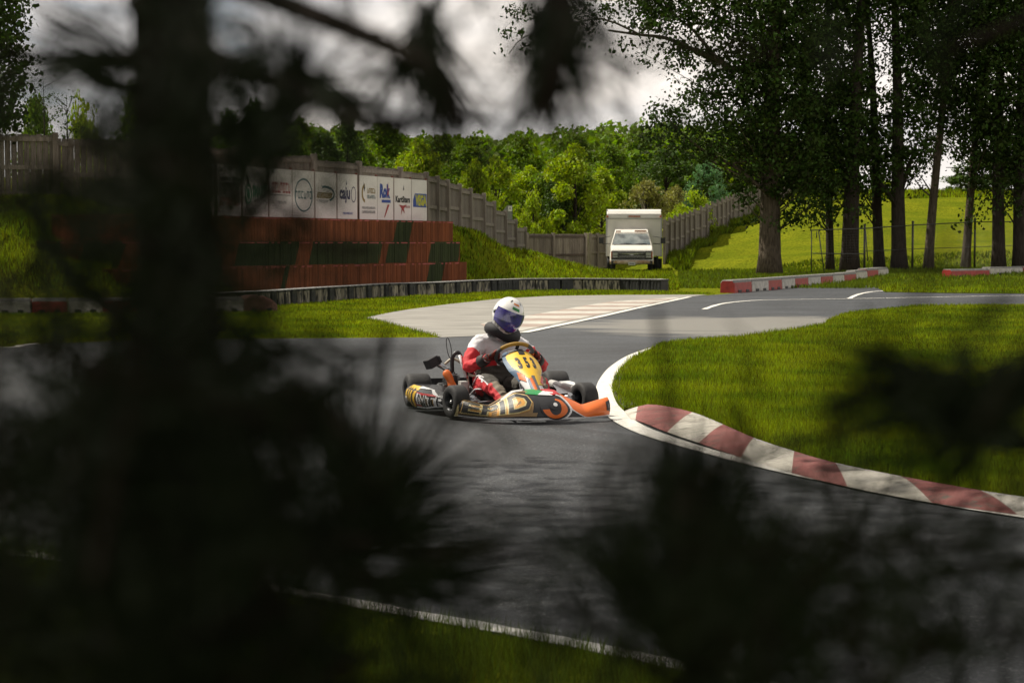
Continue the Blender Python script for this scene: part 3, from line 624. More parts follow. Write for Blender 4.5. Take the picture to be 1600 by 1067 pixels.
# painted stepped wall
def wall_mat():
    m = bpy.data.materials.new('painted_planks'); m.use_nodes = True; t = m.node_tree; b = t.nodes['Principled BSDF']; b.inputs['Roughness'].default_value = .75; b.inputs['Specular IOR Level'].default_value = .15
    tcn = N(t, 'ShaderNodeTexCoord'); sp_ = N(t, 'ShaderNodeSeparateXYZ'); t.links.new(tcn.outputs['UV'], sp_.inputs[0])
    u, v = sp_.outputs[0], sp_.outputs[1]
    def m_(op, a, b_=0.0, c=None):
        n_ = N(t, 'ShaderNodeMath', operation=op)
        for k, q in enumerate((a, b_) if c is None else (a, b_, c)):
            if isinstance(q, (int, float)): n_.inputs[k].default_value = q
            else: t.links.new(q, n_.inputs[k])
        return n_.outputs[0]
    sl = m_('ADD', u, m_('MULTIPLY', v, -.42))              # slanting paint bands
    cx = N(t, 'ShaderNodeCombineXYZ'); t.links.new(m_('MULTIPLY', sl, .62), cx.inputs[0]); t.links.new(m_('FLOOR', m_('DIVIDE', v, .59)), cx.inputs[1])
    wn = N(t, 'ShaderNodeTexNoise'); wn.noise_dimensions = '2D'; wn.inputs['Scale'].default_value = 1.0; wn.inputs['Detail'].default_value = 0; t.links.new(cx.outputs[0], wn.inputs['Vector'])
    midrow = m_('MULTIPLY', m_('GREATER_THAN', v, .60), m_('LESS_THAN', v, 1.18))
    thr = m_('SUBTRACT', .66, m_('MULTIPLY', midrow, .235)); g = m_('GREATER_THAN', wn.outputs[0], thr)
    mxn = N(t, 'ShaderNodeMix', data_type='RGBA'); mxn.inputs[6].default_value = (.20, .058, .022, 1); mxn.inputs[7].default_value = (.034, .045, .015, 1); t.links.new(g, mxn.inputs[0])
    pk = m_('FLOOR', m_('DIVIDE', u, .128)); wn2 = N(t, 'ShaderNodeTexWhiteNoise'); wn2.noise_dimensions = '2D'; c2 = N(t, 'ShaderNodeCombineXYZ'); t.links.new(pk, c2.inputs[0]); t.links.new(m_('FLOOR', m_('DIVIDE', v, .59)), c2.inputs[1]); t.links.new(c2.outputs[0], wn2.inputs['Vector'])
    mp3 = N(t, 'ShaderNodeMapping'); mp3.inputs['Scale'].default_value = (6, 1.2, 1); t.links.new(tcn.outputs['UV'], mp3.inputs[0])
    gr = N(t, 'ShaderNodeTexNoise'); gr.inputs['Scale'].default_value = 2; gr.inputs['Detail'].default_value = 8; t.links.new(mp3.outputs[0], gr.inputs['Vector'])
    val = m_('MULTIPLY', m_('ADD', m_('MULTIPLY', wn2.outputs[0], .4), .62), m_('ADD', m_('MULTIPLY', gr.outputs[0], .9), .5))
    sc = N(t, 'ShaderNodeVectorMath', operation='SCALE'); t.links.new(mxn.outputs[2], sc.inputs[0]); t.links.new(val, sc.inputs['Scale']); t.links.new(sc.outputs[0], b.inputs['Base Color'])
    return m
M_WALL = wall_mat(); M_WTOP = mat('faded_red_cap', (.34, .075, .07), .8, var=.3, vscale=3)
wpts = []
for px in (232, 300, 380, 460, 540, 620, 708):
    s_ = 72 + (px - 232) / (708 - 232) * (53.5 - 72); D = F / s_; wpts.append(Vector((XD(px, D), D, 0)))
wall = empty('stepped_retaining_wall', 'stepped plank wall painted rusty red and green below the sponsor boards', 'retaining wall', tuple(wpts[3]))
def tier(z0, z1, off, ext_r, ext_l):
    """one tier: planks standing side by side, face set forward by off, turning back at both ends"""
    d = (wpts[-1] - wpts[0]).normalized(); n = Vector((d.y, -d.x, 0)); path = [p + n * off for p in wpts]
    path[0] = path[0] - d * ext_l; path[-1] = path[-1] + d * ext_r
    back_r = path[-1] - n * (off + 2.2); back_l = path[0] - n * (off + 2.6)
    full = [back_l] + path + [back_r]
    me = bmesh.new(); uv = me.loops.layers.uv.new('UVMap'); acc = 0.0; v0 = z0 - .25; tops = []
    for i in range(len(full) - 1):
        a_, b_ = full[i], full[i + 1]; L_ = (b_ - a_).length; k = max(1, round(L_ / .128)); t_ = (b_ - a_).normalized(); nn = Vector((t_.y, -t_.x, 0))
        for j in range(k):
            p = a_.lerp(b_, (j / k) + .003 / L_); q = a_.lerp(b_, (j + 1) / k - (.004 if (j + 1) % 4 else .014) / L_); f = nn * (random.uniform(-.006, .006)); dz = random.uniform(-.002, .002)
            cs = [p + f, q + f, q - nn * .05 + f, p - nn * .05 + f]
            lo = [me.verts.new((c.x, c.y, z0)) for c in cs]; hi = [me.verts.new((c.x, c.y, z1 + dz - .004)) for c in cs]
            quads = [(lo[0], lo[1], hi[1], hi[0]), (lo[1], lo[2], hi[2], hi[1]), (lo[3], lo[0], hi[0], hi[3]), (hi[0], hi[1], hi[2], hi[3])]
            for qi, vs in enumerate(quads):
                f_ = me.faces.new(vs)
                for lp in f_.loops: lp[uv].uv = (acc + (j + (.5 if qi == 3 else (1 if lp.vert.co.to_2d() == vs[1].co.to_2d() else 0)) * .9 + .05) * L_ / k, v0 + (lp.vert.co.z - z0))
        acc += L_
    m_ = bpy.data.meshes.new('tier'); me.from_mesh if 0 else None; me.to_mesh(m_); me.free(); m_.materials.append(M_WALL)
    o = link('wall_tier', m_, wall); o.matrix_parent_inverse = Matrix.Translation(-wall.location)
    mb = MB(); inn = [p - n * .05 for p in path]; bk = [p - n * (off + 1.2) for p in path]
    mb.poly([(p.x, p.y, z1 - .02) for p in [path[0] + n * 0 ] + path[1:] + [back_r] + [back_l]], M_WTOP, .03)
    c = mb.build('tier_cap', wall); c.matrix_parent_inverse = Matrix.Translation(-wall.location)
    core = MB()
    core.poly([(p.x, p.y, z1 - .06) for p in [path[0] - n * .07 + d * .09] + [q - n * .07 for q in path[1:-1]] + [path[-1] - n * .07 - d * .09, back_r - d * .09, back_l + d * .09]], mat('dark_timber', (.02, .015, .012), .9), z1 - z0 - .1)
    k_ = core.build('tier_core', wall); k_.matrix_parent_inverse = Matrix.Translation(-wall.location)
tier(.25, .84, .14, .62, .9); tier(.84, 1.43, .07, .32, .5); tier(1.43, 2.02, 0, .0, 0)

# wooden fences
M_WD = mat('weathered_boards', (.115, .095, .075), .85, col2=(.21, .18, .15), vscale=2.2, island=.25, stretch=(9, 9, .8), bump=.3, bscale=20)
M_WD2 = mat('weathered_posts', (.15, .125, .10), .85, col2=(.25, .215, .18), vscale=2, stretch=(6, 6, .7), bump=.3)
M_WDD = mat('dark_rails', (.075, .055, .042), .85, var=.25, vscale=3)
def fence(name, label, pts, side=-1, spans=None, height=1.85, rails='front', dark=False):
    """pts: (x, y, ztop, zbase); posts, boards and rails stand on the side facing the track"""
    P0 = pts[len(pts) // 2]; root = empty(name, label, 'fence', (P0[0], P0[1], P0[3])); off = Vector((P0[0], P0[1], P0[3]))
    for i in range(len(pts) - 1):
        a_ = Vector(pts[i][:2]); b_ = Vector(pts[i + 1][:2]); L_ = (b_ - a_).length; h = math.atan2(b_.y - a_.y, b_.x - a_.x)
        zt = (pts[i][2] + pts[i + 1][2]) / 2; zb = min(pts[i][3], pts[i + 1][3]) - .15; n = Vector((math.sin(h), -math.cos(h)))
        mb = MB(); k = max(4, int(L_ / .145))
        for j in range(k):
            c = a_.lerp(b_, (j + .5) / k); dz = random.uniform(-.02, .015)
            mb.box((c.x - off.x, c.y - off.y, (zt + zb) / 2 - off.z + dz / 2), (L_ / k - .012, .022, zt - zb + dz), M_WD, rz=h)
        p_ = mb.build('fence_panel', root)
        c = a_.lerp(b_, .5) + n * .03
        for fz in (.93, .5, .10) if rails == 'front' else (.93, .45):
            rb = MB(); rb.box((c.x - off.x, c.y - off.y, zb + .15 + (zt - zb - .15) * fz - off.z), (L_ - .12, .045, .11), M_WDD if dark else M_WD2, rz=h); rb.build('rail', p_)
    for i, p in enumerate(pts):
        zt = max(p[2], (p[2] + pts[min(i + 1, len(pts) - 1)][2]) / 2, (p[2] + pts[max(i - 1, 0)][2]) / 2) + .05
        mb = MB(); a_ = pts[max(i - 1, 0)]; b_ = pts[min(i + 1, len(pts) - 1)]; h = math.atan2(b_[1] - a_[1], b_[0] - a_[0])
        n = Vector((math.sin(h), -math.cos(h))) * .06
        mb.box((p[0] + n.x - off.x, p[1] + n.y - off.y, (zt + p[3] - .3) / 2 - off.z), (.14, .14, zt - p[3] + .3), M_WD2, rz=h)
        mb.build('post', root, bevel=.01)
    return root
def resample(keys, step):
    """keys: (px, s, ztop) -> fence points every step metres"""
    K = [(XD(px, F / s_), F / s_, zt) for px, s_, zt in keys]; out = []; d = 0; acc = 0
    for a_, b_ in zip(K[:-1], K[1:]):
        l = math.hypot(b_[0] - a_[0], b_[1] - a_[1])
        while d <= acc + l: t = (d - acc) / l; out.append(tuple(a_[k] + (b_[k] - a_[k]) * t for k in range(3))); d += step
        acc += l
    return out
k1 = resample([(-60, 63, 4.1), (100, 62, 4.08), (250, 61, 3.9), (480, 58.5, 3.66), (655, 52.5, 3.47), (690, 48.3, 3.45)], 2.3)
k2 = [(XD(px, F / s_), F / s_, zt) for px, s_, zt in [(697,47.2,3.42),(716,45,3.37),(733,43.3,3.28),(754,41.5,3.15),(770,39.5,2.85),(788,37.5,2.56),(804,35.6,2.24),(819,33.6,1.95)]]
fence('wooden_fence', 'long weathered board fence running from the far left down past the sponsor boards', [(x, y, z, max(z - 1.9, tz(x, y) - .05) if z > 2.6 else tz(x, y)) for x, y, z in k1 + k2])
k3 = [(XD(px, F / s_), F / s_, zt) for px, s_, zt in [(822,33.0,1.84),(863,32.3,1.84),(914,31.8,1.84)]]
fence('wooden_fence', 'short straight board fence with dark rails left of the white truck', [(x, y, z, 0) for x, y, z in k3], rails='back', dark=True)
k4 = [(XD(px, F / s_), F / s_, zt) for px, s_, zt in [(920,30.6,1.86),(932,30.3,1.86),(950,30.0,1.86)]]
fence('wooden_fence', 'narrow board fence piece in the dark gap beside the white truck', [(x, y, z, 0) for x, y, z in k4])
k5 = []
for px, D, z in [(1036,91,.6),(1060,97,1.0),(1083,103,1.33),(1102,107.5,1.75),(1119,112,2.09),(1133,115.5,2.4),(1144,119,2.69),(1160,124,3.1),(1176,129,3.6),(1190,133.5,4.0)]: k5.append((XD(px, D), D, z))
k5r = []; 
for a_, b_ in zip(k5[:-1], k5[1:]):
    l = math.hypot(b_[0] - a_[0], b_[1] - a_[1]); k = max(1, round(l / 2.1))
    k5r += [tuple(a_[q] + (b_[q] - a_[q]) * j / k for q in range(3)) for j in range(k)]
fence('wooden_fence', 'pale board fence climbing the grassy hill right of the white truck', [(x, y, z + 1.88, tz(x, y)) for x, y, z in k5r + [k5[-1]]])
fence('wooden_fence', 'weathered board fence end at the top of the hill behind the largest poplar', [(XD(px, D), D, z + 1.55, z) for px, D, z in [(1196,150,5.1),(1228,152,5.2),(1256,154,5.25)]])

# sponsor boards
def scribble_bm(x0, y0, x1, y1, n):
    ps = []; w_ = (x1 - x0) / n; h_ = y1 - y0
    for i in range(n):
        a = x0 + i * w_ + w_ * .1; b = a + w_ * .72; t = w_ * .2
        ps.append([(a, y0), (a + t, y0), (a + t, y1), (a, y1)])
        k = (i * 5 + n) % 4
        if k != 1: ps.append([(a + t, y1 - h_ * .22), (b, y1 - h_ * .22), (b, y1), (a + t, y1)])
        if k != 2: ps.append([(a + t, y0), (b, y0), (b, y0 + h_ * .2), (a + t, y0 + h_ * .2)])
        if k != 0: ps.append([(b - t, y0 + h_ * .22), (b, y0 + h_ * .22), (b, y1 - h_ * .24), (b - t, y1 - h_ * .24)])
    return poly_bm(ps)
M_BRD = mat('board_white', (.62, .60, .56), .6, col2=(.72, .70, .66), vscale=1.2)
def C(name, r, g, b_): return mat('ink_' + name, (r, g, b_), .6)
K_, RD, GN, BL, YL, GY_, DB = C('black', .015, .015, .015), C('red', .30, .03, .03), C('green', .02, .22, .10), C('blue', .02, .06, .28), C('yellow', .42, .42, .04), C('grey', .12, .12, .13), C('navy', .04, .04, .10)
OC, CR, TL = C('ochre', .22, .15, .03), C('cream', .5, .48, .44), C('teal', .05, .12, .13)
edges = [(306,336),(341.5,378),(381.5,420),(422.5,457),(458.5,492),(494,526.5),(528.5,559),(563,590),(590.6,615.2),(617,643),(644,667.5)]
ART = [  # unit-square drawings: ('t', text, x0, y0, x1, y1, ink, bold, shear), ('s', strokes too worn to read) or ('p', polygons, ink)
 ('grey sponsor board with faint worn lettering, leftmost beside the dark trunk', [('s',.1,.5,.9,.6,6,GY_),('p',[[(.08,.64),(.9,.64),(.9,.66),(.08,.66)],[(.08,.43),(.9,.43),(.9,.45),(.08,.45)]],GY_)]),
 ('white board with blocky black letters cut by a line over a red word', [('t','PFAFF',.08,.47,.94,.76,K_,.05,.15),('p',[[(.05,.655),(.97,.655),(.97,.675),(.05,.675)]],'B'),('t','MOTORSPORTS',.07,.2,.93,.37,RD,.04,0)]),
 ('white board with a green round logo and a green word', [('t','SMART',.36,.38,.93,.63,GN,.05,.05),('p',ring_poly(.2,.45,.14,.21,.05),GN),('p',[ellipse(.2,.45,.06,.12,14)],GN),('p',[[(.1,.8),(.18,.8),(.24,.64),(.17,.64)]],K_),('p',ring_poly(.21,.4,.17,.2,.03,180,330),K_),('s',.36,.3,.9,.34,10,GY_)]),
 ('greyish board with dull dark red lettering and a thin rule', [('s',.1,.5,.95,.72,7,RD),('p',[[(.05,.45),(.95,.45),(.95,.465),(.05,.465)]],GY_),('s',.35,.28,.75,.33,6,GY_)]),
 ('board with a dark oval ring around dark lettering', [('p',ring_poly(.5,.48,.42,.36,.035),TL),('s',.1,.4,.9,.57,6,TL)]),
 ('board with a teal arc over an ochre oblong logo', [('p',ring_poly(.45,.53,.46,.18,.05,-60,110),TL),('p',[[(.05,.44),(.75,.44),(.8,.56),(.1,.56)]],OC),('s',.12,.465,.72,.535,7,CR),('s',.15,.34,.6,.40,6,GY_)]),
 ('white board with purple-black lower-case letters beside a small shield', [('t','caju',.08,.34,.62,.72,DB,.04,0),('p',ring_poly(.8,.55,.13,.18,.025),DB),('p',[[(.4,.76),(.44,.88),(.46,.76)]],DB),('s',.25,.1,.75,.15,10,BL)]),
 ('white board with an ochre and black crescent and two grey text lines', [('p',ring_poly(.3,.6,.2,.22,.07,95,265),OC),('p',[[(.2,.85),(.3,.72),(.24,.62)]],K_),('s',.42,.6,.9,.72,5,OC),('s',.42,.48,.9,.56,7,TL),('s',.12,.24,.88,.29,14,GY_),('s',.12,.14,.88,.2,12,GY_)]),
 ('white board with a bold blue three-letter word and a red flash', [('t','Rok',.14,.5,.8,.84,BL,.06,.05),('p',[[(.25,.4),(.82,.4),(.82,.47),(.25,.47)]],BL),('p',[[(.6,.55),(.66,.9),(.7,.6)],[(.62,.36),(.75,.36),(.45,.06),(.4,.06)]],RD)]),
 ('white board with black lettering above a small red star', [('t','KartStars',.06,.42,.92,.58,K_,.05,0),('p',[[(.5,.72),(.57,.72),(.55,.86)]],K_),('p',[[(.25,.37),(.5,.35),(.72,.38),(.55,.28),(.6,.16),(.47,.25),(.38,.12),(.41,.28)]],RD),('s',.6,.3,.92,.35,6,RD)]),
 ('white board with yellow letters on dark blue, rightmost of the sponsor boards', [('p',[[(.08,.33),(.97,.33),(.97,.66),(.2,.66),(.08,.5)]],BL),('t','VEGA',.22,.36,.98,.64,YL,.07,0)]),
]
for (x0, x1), (lab, art) in zip(edges, ART):
    sa, sb = [65.5 + (x - 341) / (668 - 341) * (53 - 65.5) for x in (x0, x1)]
    zb_, zt_ = 2.04, 3.24 + (sa - 58) * .003
    A = Vector((XD(x0, F / sa), F / sa, zb_)); B = Vector((XD(x1, F / sb), F / sb, zb_)); d = B - A; W_ = d.length; h = math.atan2(d.y, d.x); H_ = zt_ - zb_
    root = empty('sponsor_board', lab, 'sign', tuple(A), h, 'sponsor boards above the painted wall')
    mb = MB(); mb.box((W_ / 2, .012, H_ / 2), (W_, .02, H_), M_BRD)
    T = Matrix(((W_, 0, 0, 0), (0, 0, -1, -.0012), (0, H_, 0, 0), (0, 0, 0, 1)))
    lay = 0
    for it in art:
        lay += 1; T2 = T.copy(); T2[1][3] = -.0012 - lay * .0006
        if it[0] == 's': bm_add(mb, scribble_bm(*it[1:6]), T2, it[6])
        elif it[0] == 't': bm_add(mb, text_bm(it[1], it[2], it[3], it[4], it[5], it[7], it[8]), T2, it[6])
        else: bm_add(mb, poly_bm(it[1]), T2, M_BRD if it[2] == 'B' else it[2])
    mb.build('sign_face', root)
    pb = MB(); pb.box((W_ + .035, .05, H_ / 2 - .1), (.05, .05, H_ + .3), mat('red_post', (.13, .03, .02), .8, var=.3)); pb.build('post', root)

# grey cabinet behind the fence
c = PD(793, 345, 92); root = empty('utility_cabinet', 'small grey gabled cabinet with a white tag behind the fence', 'cabinet', (c.x, c.y, tz(c.x, c.y)))
mb = MB(); top = PD(793, 321, 92).z - root.location.z
mb.poly([(-.33, 0, 0), (.25, 0, 0), (.25, top, 0), (-.02, top, 0), (-.33, top - .42, 0)], mat('cabinet_grey', (.2, .21, .2), .6), .5, M=Matrix.Rotation(R(90), 4, 'X')); mb.build('cabinet_body', root)
mb = MB(); mb.box((.13, -.02, top - .18), (.2, .02, .26), mat('tag_white', (.7, .7, .68), .5)); mb.box((.13, -.032, top - .16), (.06, .004, .08), GY_); mb.build('tag', root)

# chain-link fence with a leaning gate frame
M_STL = mat('dull_steel', (.07, .07, .068), .5, metal=.6)
cl = empty('chain_link_fence', 'low chain-link fence with steel posts among the poplar trunks', 'fence', (XD(1425, 77), 77, tz(XD(1425, 77), 77)))
co = cl.location.copy()
cpts = [(1350, 74), (1425, 76), (1522, 78), (1640, 80), (1760, 82)]; ctop = [(1350, 357), (1425, 352), (1522, 347), (1640, 346), (1760, 346)]
W3 = []
for (px, D), (_, yt) in zip(cpts, ctop):
    x = XD(px, D); W3.append((Vector((x, D, tz(x, D) - .1)), Vector((x, D, PD(px, yt, D).z))))
for lo, hi in W3:
    mb = MB(); mb.tube([lo - co, hi + Vector((0, 0, .12)) - co], .045, M_STL, 8); mb.lathe([(.055, 0), (.06, .03), (.03, .06), (0, .065)], M_STL, 8, Matrix.Translation(hi + Vector((0, 0, .12)) - co)); mb.build('post', cl)
for i in range(len(W3) - 1):
    (l0, h0), (l1, h1) = W3[i], W3[i + 1]
    mb = MB(); mb.tube([h0 - co, h1 - co], .025, M_STL, 6); mb.tube([l0.lerp(h0, .5) - co, l1.lerp(h1, .5) - co], .012, M_STL, 4); mb.build('rail', cl)
    mb = MB(); L_ = (l1 - l0).length; H_ = 2.0; stp = .11; k = int((L_ + H_) / stp)
    for q in range(k):
        s0 = q * stp
        for dirn in (1, -1):
            ua, ub = s0 - H_, s0; va, vb = 0, H_
            if ua < 0: va = -ua; ua = 0
            if ub > L_: vb = H_ - (ub - L_); ub = L_
            if va >= vb: continue
            pa = (ua, va) if dirn > 0 else (L_ - ua, va); pb_ = (ub, vb) if dirn > 0 else (L_ - ub, vb)
            def w_(p): t = p[0] / L_; lo = l0.lerp(l1, t); hi = h0.lerp(h1, t); return lo.lerp(hi, p[1] / H_) - co
            mb.tube([w_(pa), w_(pb_)], .0022, M_STL, 3, caps=False)
    mb.build('mesh_panel', cl)
gt = empty('gate_frame', 'open steel tube gate frame leaning beside the thinnest poplar trunk', 'gate', (XD(1300, 70), 70, tz(XD(1300, 70), 70))); go = gt.location.copy()
def gp(px, py, D): return PD(px, py, D) - go
mb = MB(); 
for q in [[(1268, 360), (1268, 428)], [(1279, 361), (1288, 427)], [(1268, 360), (1352, 357)], [(1270, 396), (1352, 397)], [(1352, 357), (1356, 408)], [(1276, 362), (1276, 372)]]:
    mb.tube([gp(*q[0], 70), gp(*q[1], 70)], .022, M_STL, 6)
mb.build('frame', gt)
mb = MB()
for k in range(12):
    t = k / 12; mb.tube([gp(1280 + 72 * t, 360, 70.2), gp(1282 + 72 * t, 410, 70.2)], .0035, M_STL, 3, caps=False); mb.tube([gp(1280, 360 + 50 * t, 70.2), gp(1354, 358 + 50 * t, 70.2)], .0035, M_STL, 3, caps=False)
mb.build('wire_mesh', gt)
# ================================================================ BOX TRUCK
M_TW = mat('truck_white', (.74, .71, .64), .38, var=.06, vscale=2, coat=.2); M_TBOX = mat('box_panel', (.66, .64, .585), .45, var=.06, vscale=1.5)
M_TRIM = mat('dark_trim', (.02, .02, .02), .5); M_RUB = mat('rubber', (.018, .018, .018), .85, var=.2); M_CHR = mat('chrome', (.6, .6, .6), .25, metal=1)
M_GLS = mat('windscreen_glass', (.06, .10, .11), .06, col2=(.34, .37, .35), vscale=1.6, spec=1.0, coat=1.0); M_AMB = mat('amber_lens', (.45, .10, .02), .3); M_RUST = mat('rusty_bumper', (.33, .19, .09), .7, col2=(.60, .53, .42), vscale=3)  # windscreen colour has a cloudy sky reflection painted in as noise
M_LENS = mat('headlight_lens', (.35, .36, .36), .12, coat=1); M_ALU = mat('dull_aluminium', (.38, .38, .36), .45, metal=.7)
TX, TY = XD(987, 83), 83.0
tr = empty('box_truck', 'white box truck with rusty front bumper parked in the fence gap', 'truck', (TX, TY, 0), R(-3.2))
def TB(name, mb, parent=None, bevel=0): return mb.build(name, parent or tr, bevel)
# local frame: front of the bumper at y=0, truck runs back along +y, x to the right as seen
mb = MB()   # cargo box
bx0, bx1, bz0, bz1, by0, by1 = -1.16, 1.40, .78, 3.0, 1.95, 6.3
prof = [(by0, bz0), (by0, 2.62), (by0 + .05, 2.78), (by0 + .25, 2.93), (by0 + .6, bz1), (by1, bz1), (by1, bz0)]
vs = [(x, y, z) for x in (bx0, bx1) for y, z in prof]; n = len(prof)
mb.add(vs, [tuple(range(n)), tuple(range(n, 2 * n))[::-1]] + [((i + 1) % n, i, i + n, (i + 1) % n + n) for i in range(n)], M_TBOX)
for o in (TB('cargo_box', mb, bevel=.02),): box_o = o
mb = MB()
for x in (bx0 - .012, bx1 + .012):
    mb.box((x, by0 - .01, (bz0 + 2.7) / 2), (.07, .06, 2.7 - bz0), M_ALU); mb.box((x, (by0 + by1) / 2, bz1 - .03), (.04, by1 - by0 - .5, .07), M_ALU); mb.box((x, (by0 + by1) / 2, bz0 + .03), (.04, by1 - by0, .09), M_ALU)
mb.box(((bx0 + bx1) / 2, by0 - .01, 2.55), (bx1 - bx0, .03, .035), M_ALU); TB('edge_trim', mb, box_o)
for x in (bx0 + .02, bx1 - .03):
    mb = MB(); mb.box((x, by0 - .035, 2.66), (.09, .05, .09), M_AMB); TB('marker_light', mb, box_o)
mb = MB()
for x in (-.11, .0, .12, .23, .34): mb.box((x + .02, by0 - .01, 2.66), (.09, .05, .05), M_AMB)
mb.box((.12, by0 - .002, 2.66), (.62, .03, .09), M_ALU); TB('roof_light_bar', mb, box_o)
# cab
mb = MB()
def cs(y, hw, z0, z1, tw): return [(-hw, y, z0), (hw, y, z0), (hw, y, (z0 + z1) / 2), (tw, y, z1), (-tw, y, z1), (-hw, y, (z0 + z1) / 2)]
secs = [cs(.12, .96, .48, 1.06, .93), cs(.22, 1.0, .45, 1.14, .95), cs(.75, 1.02, .45, 1.27, .95), cs(.95, 1.02, .45, 1.31, .94), cs(1.38, 1.01, .45, 1.93, .78), cs(1.62, 1.0, .45, 2.04, .76), cs(2.0, 1.0, .45, 2.06, .78)]
vs = [p for s_ in secs for p in s_]; fs = [tuple(range(6))]
for i in range(len(secs) - 1):
    for k in range(6): fs.append((i*6+k, (i+1)*6+k, (i+1)*6+(k+1) % 6, i*6+(k+1) % 6))
mb.add(vs, fs, M_TW); cab = TB('cab', mb, bevel=.03)
mb = MB(); mb.add([(-.88, .955, 1.335), (.88, .955, 1.335), (.74, 1.36, 1.875), (-.74, 1.36, 1.875)], [(0, 1, 2, 3)], M_GLS, M=Matrix.Translation((0, -.012, .006)))
glass = TB('windscreen', mb, cab)
mb = MB(); fr = [(-.92, .95, 1.32), (.92, .95, 1.32), (.765, 1.375, 1.90), (-.765, 1.375, 1.90)]
mb.tube([Vector(p) for p in fr], .022, M_TW, 6, closed=True); mb.tube([(-.86, .94, 1.335), (.86, .94, 1.335)], .018, M_TRIM, 6)
for x in (-.55, .15): mb.tube([(x, .93, 1.345), (x + .25, .97, 1.39), (x + .55, .945, 1.36)], .010, M_TRIM, 5)
TB('windscreen_frame', mb, glass)
mb = MB(); mb.box((.42, 1.28, 1.965), (.56, .05, .07), mat('rust_patch', (.30, .10, .05), .8, col2=(.5, .3, .2), vscale=6)); mb.box((-.62, 1.30, 1.95), (.24, .05, .06), mat('rust_patch', (0, 0, 0))); TB('visor_rust', mb, cab)
mb = MB(); mb.box((0, .10, .86), (1.22, .05, .30), M_TRIM)
for z in (.76, .81, .93, .98): mb.box((0, .07, z), (1.18, .02, .016), M_ALU)
mb.add([(-.58, .062, .885), (-.12, .062, .88), (0, .06, .855), (.12, .062, .88), (.58, .062, .885), (.12, .06, .915), (0, .058, .90), (-.12, .06, .915)], [(0, 1, 2, 3, 4, 5, 6, 7)], M_CHR)
TB('grille', mb, cab)
for sx in (-1, 1):
    mb = MB(); mb.box((sx * .79, .10, .86), (.34, .06, .31), M_TRIM); mb.box((sx * .77, .068, .90), (.24, .02, .13), M_LENS); mb.box((sx * .77, .066, .77), (.24, .02, .075), M_LENS); mb.box((sx * .935, .075, .86), (.05, .03, .29), M_AMB); TB('headlight', mb, cab)
mb = MB(); mb.box((0, .06, .665), (1.9, .08, .05), M_TRIM); mb.box((0, .08, .61), (1.94, .05, .03), M_CHR); TB('valance', mb, cab)
mb = MB(); mb.grid(lambda u, v: ((u - .5) * 2.04, -.02 + .09 * abs(2 * u - 1) ** 4 + (.06 * (2 * v - 1) ** 2), .42 + v * .19), 16, 6, M_RUST); mb.box((0, .08, .5), (1.9, .1, .16), M_TRIM); TB('bumper', mb)
mb = MB(); mb.box((0, -.04, .46), (.32, .012, .15), mat('plate_white', (.55, .56, .55), .5)); bm_add(mb, text_bm('AX 4527', -.13, -.035, .13, .035, .03), Matrix(((1, 0, 0, 0), (0, 0, -1, -.048), (0, 1, 0, .455), (0, 0, 0, 1))), BL) if 0 else mb.box((0, -.048, .455), (.22, .004, .04), GY_); TB('licence_plate', mb)
for sx in (-1, 1):
    mb = MB(); x = sx * 1.28 if sx > 0 else -1.2
    mb.box((1.47 if sx > 0 else -1.42, 1.2, 1.52), (.22, .08, .28), M_TRIM); mb.tube([(sx * 1.0, 1.3, 1.38), (sx * 1.35, 1.2, 1.36)], .02, M_TRIM, 6); mb.tube([(sx * .98, 1.3, 1.72), (sx * 1.35, 1.2, 1.66)], .015, M_TRIM, 6); TB('wing_mirror', mb, cab, bevel=.015)
def twheel(x, y, w_):
    mb = MB(); T = Matrix.Translation((x, y, .37)) @ Matrix.Rotation(R(90), 4, 'Y')
    mb.lathe([(.2, -w_/2), (.34, -w_/2), (.37, -w_/2 + .03), (.37, w_/2 - .03), (.34, w_/2), (.2, w_/2)], M_RUB, 24, T); o = TB('wheel', mb)
    mb = MB(); mb.lathe([(0, -w_/2 - .0), (.1, -w_/2 + .02), (.2, -w_/2 + .01), (.2, w_/2 - .01), (.1, w_/2 - .02), (0, w_/2)], M_TW, 18, T); mb.build('rim', o)
for x in (-.86, .86): twheel(x, .95, .22)
for x in (-.95, 1.12): twheel(x, 4.9, .42)
mb = MB(); mb.box((0, 3.5, .66), (1.0, 5.2, .16), M_TRIM); mb.box((1.25, 2.6, .6), (.06, .9, .42), M_TRIM); mb.box((1.3, 2.2, .42), (.3, .03, .5), M_RUB); TB('chassis', mb)

# ================================================================ TREES
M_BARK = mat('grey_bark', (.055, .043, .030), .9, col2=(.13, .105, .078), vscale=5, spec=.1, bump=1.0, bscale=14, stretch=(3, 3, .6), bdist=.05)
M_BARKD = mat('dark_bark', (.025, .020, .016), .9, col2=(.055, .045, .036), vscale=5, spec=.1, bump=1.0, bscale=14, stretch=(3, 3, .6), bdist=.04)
M_POP = mat('poplar_leaf', (.030, .052, .010), .6, island=.7, trans=.22, spec=.08)
M_YG = mat('bright_leaf', (.24, .32, .018), .6, island=.45, trans=.4, spec=.25); M_MG = mat('mid_leaf', (.12, .19, .018), .6, island=.5, trans=.35, spec=.25)
M_DG = mat('deep_leaf', (.055, .095, .016), .6, island=.5, trans=.25, spec=.25); M_BG = mat('bluish_leaf', (.09, .18, .07), .6, island=.4, trans=.3, spec=.25); M_OL = mat('olive_leaf', (.20, .20, .05), .6, island=.5, trans=.3, spec=.25)
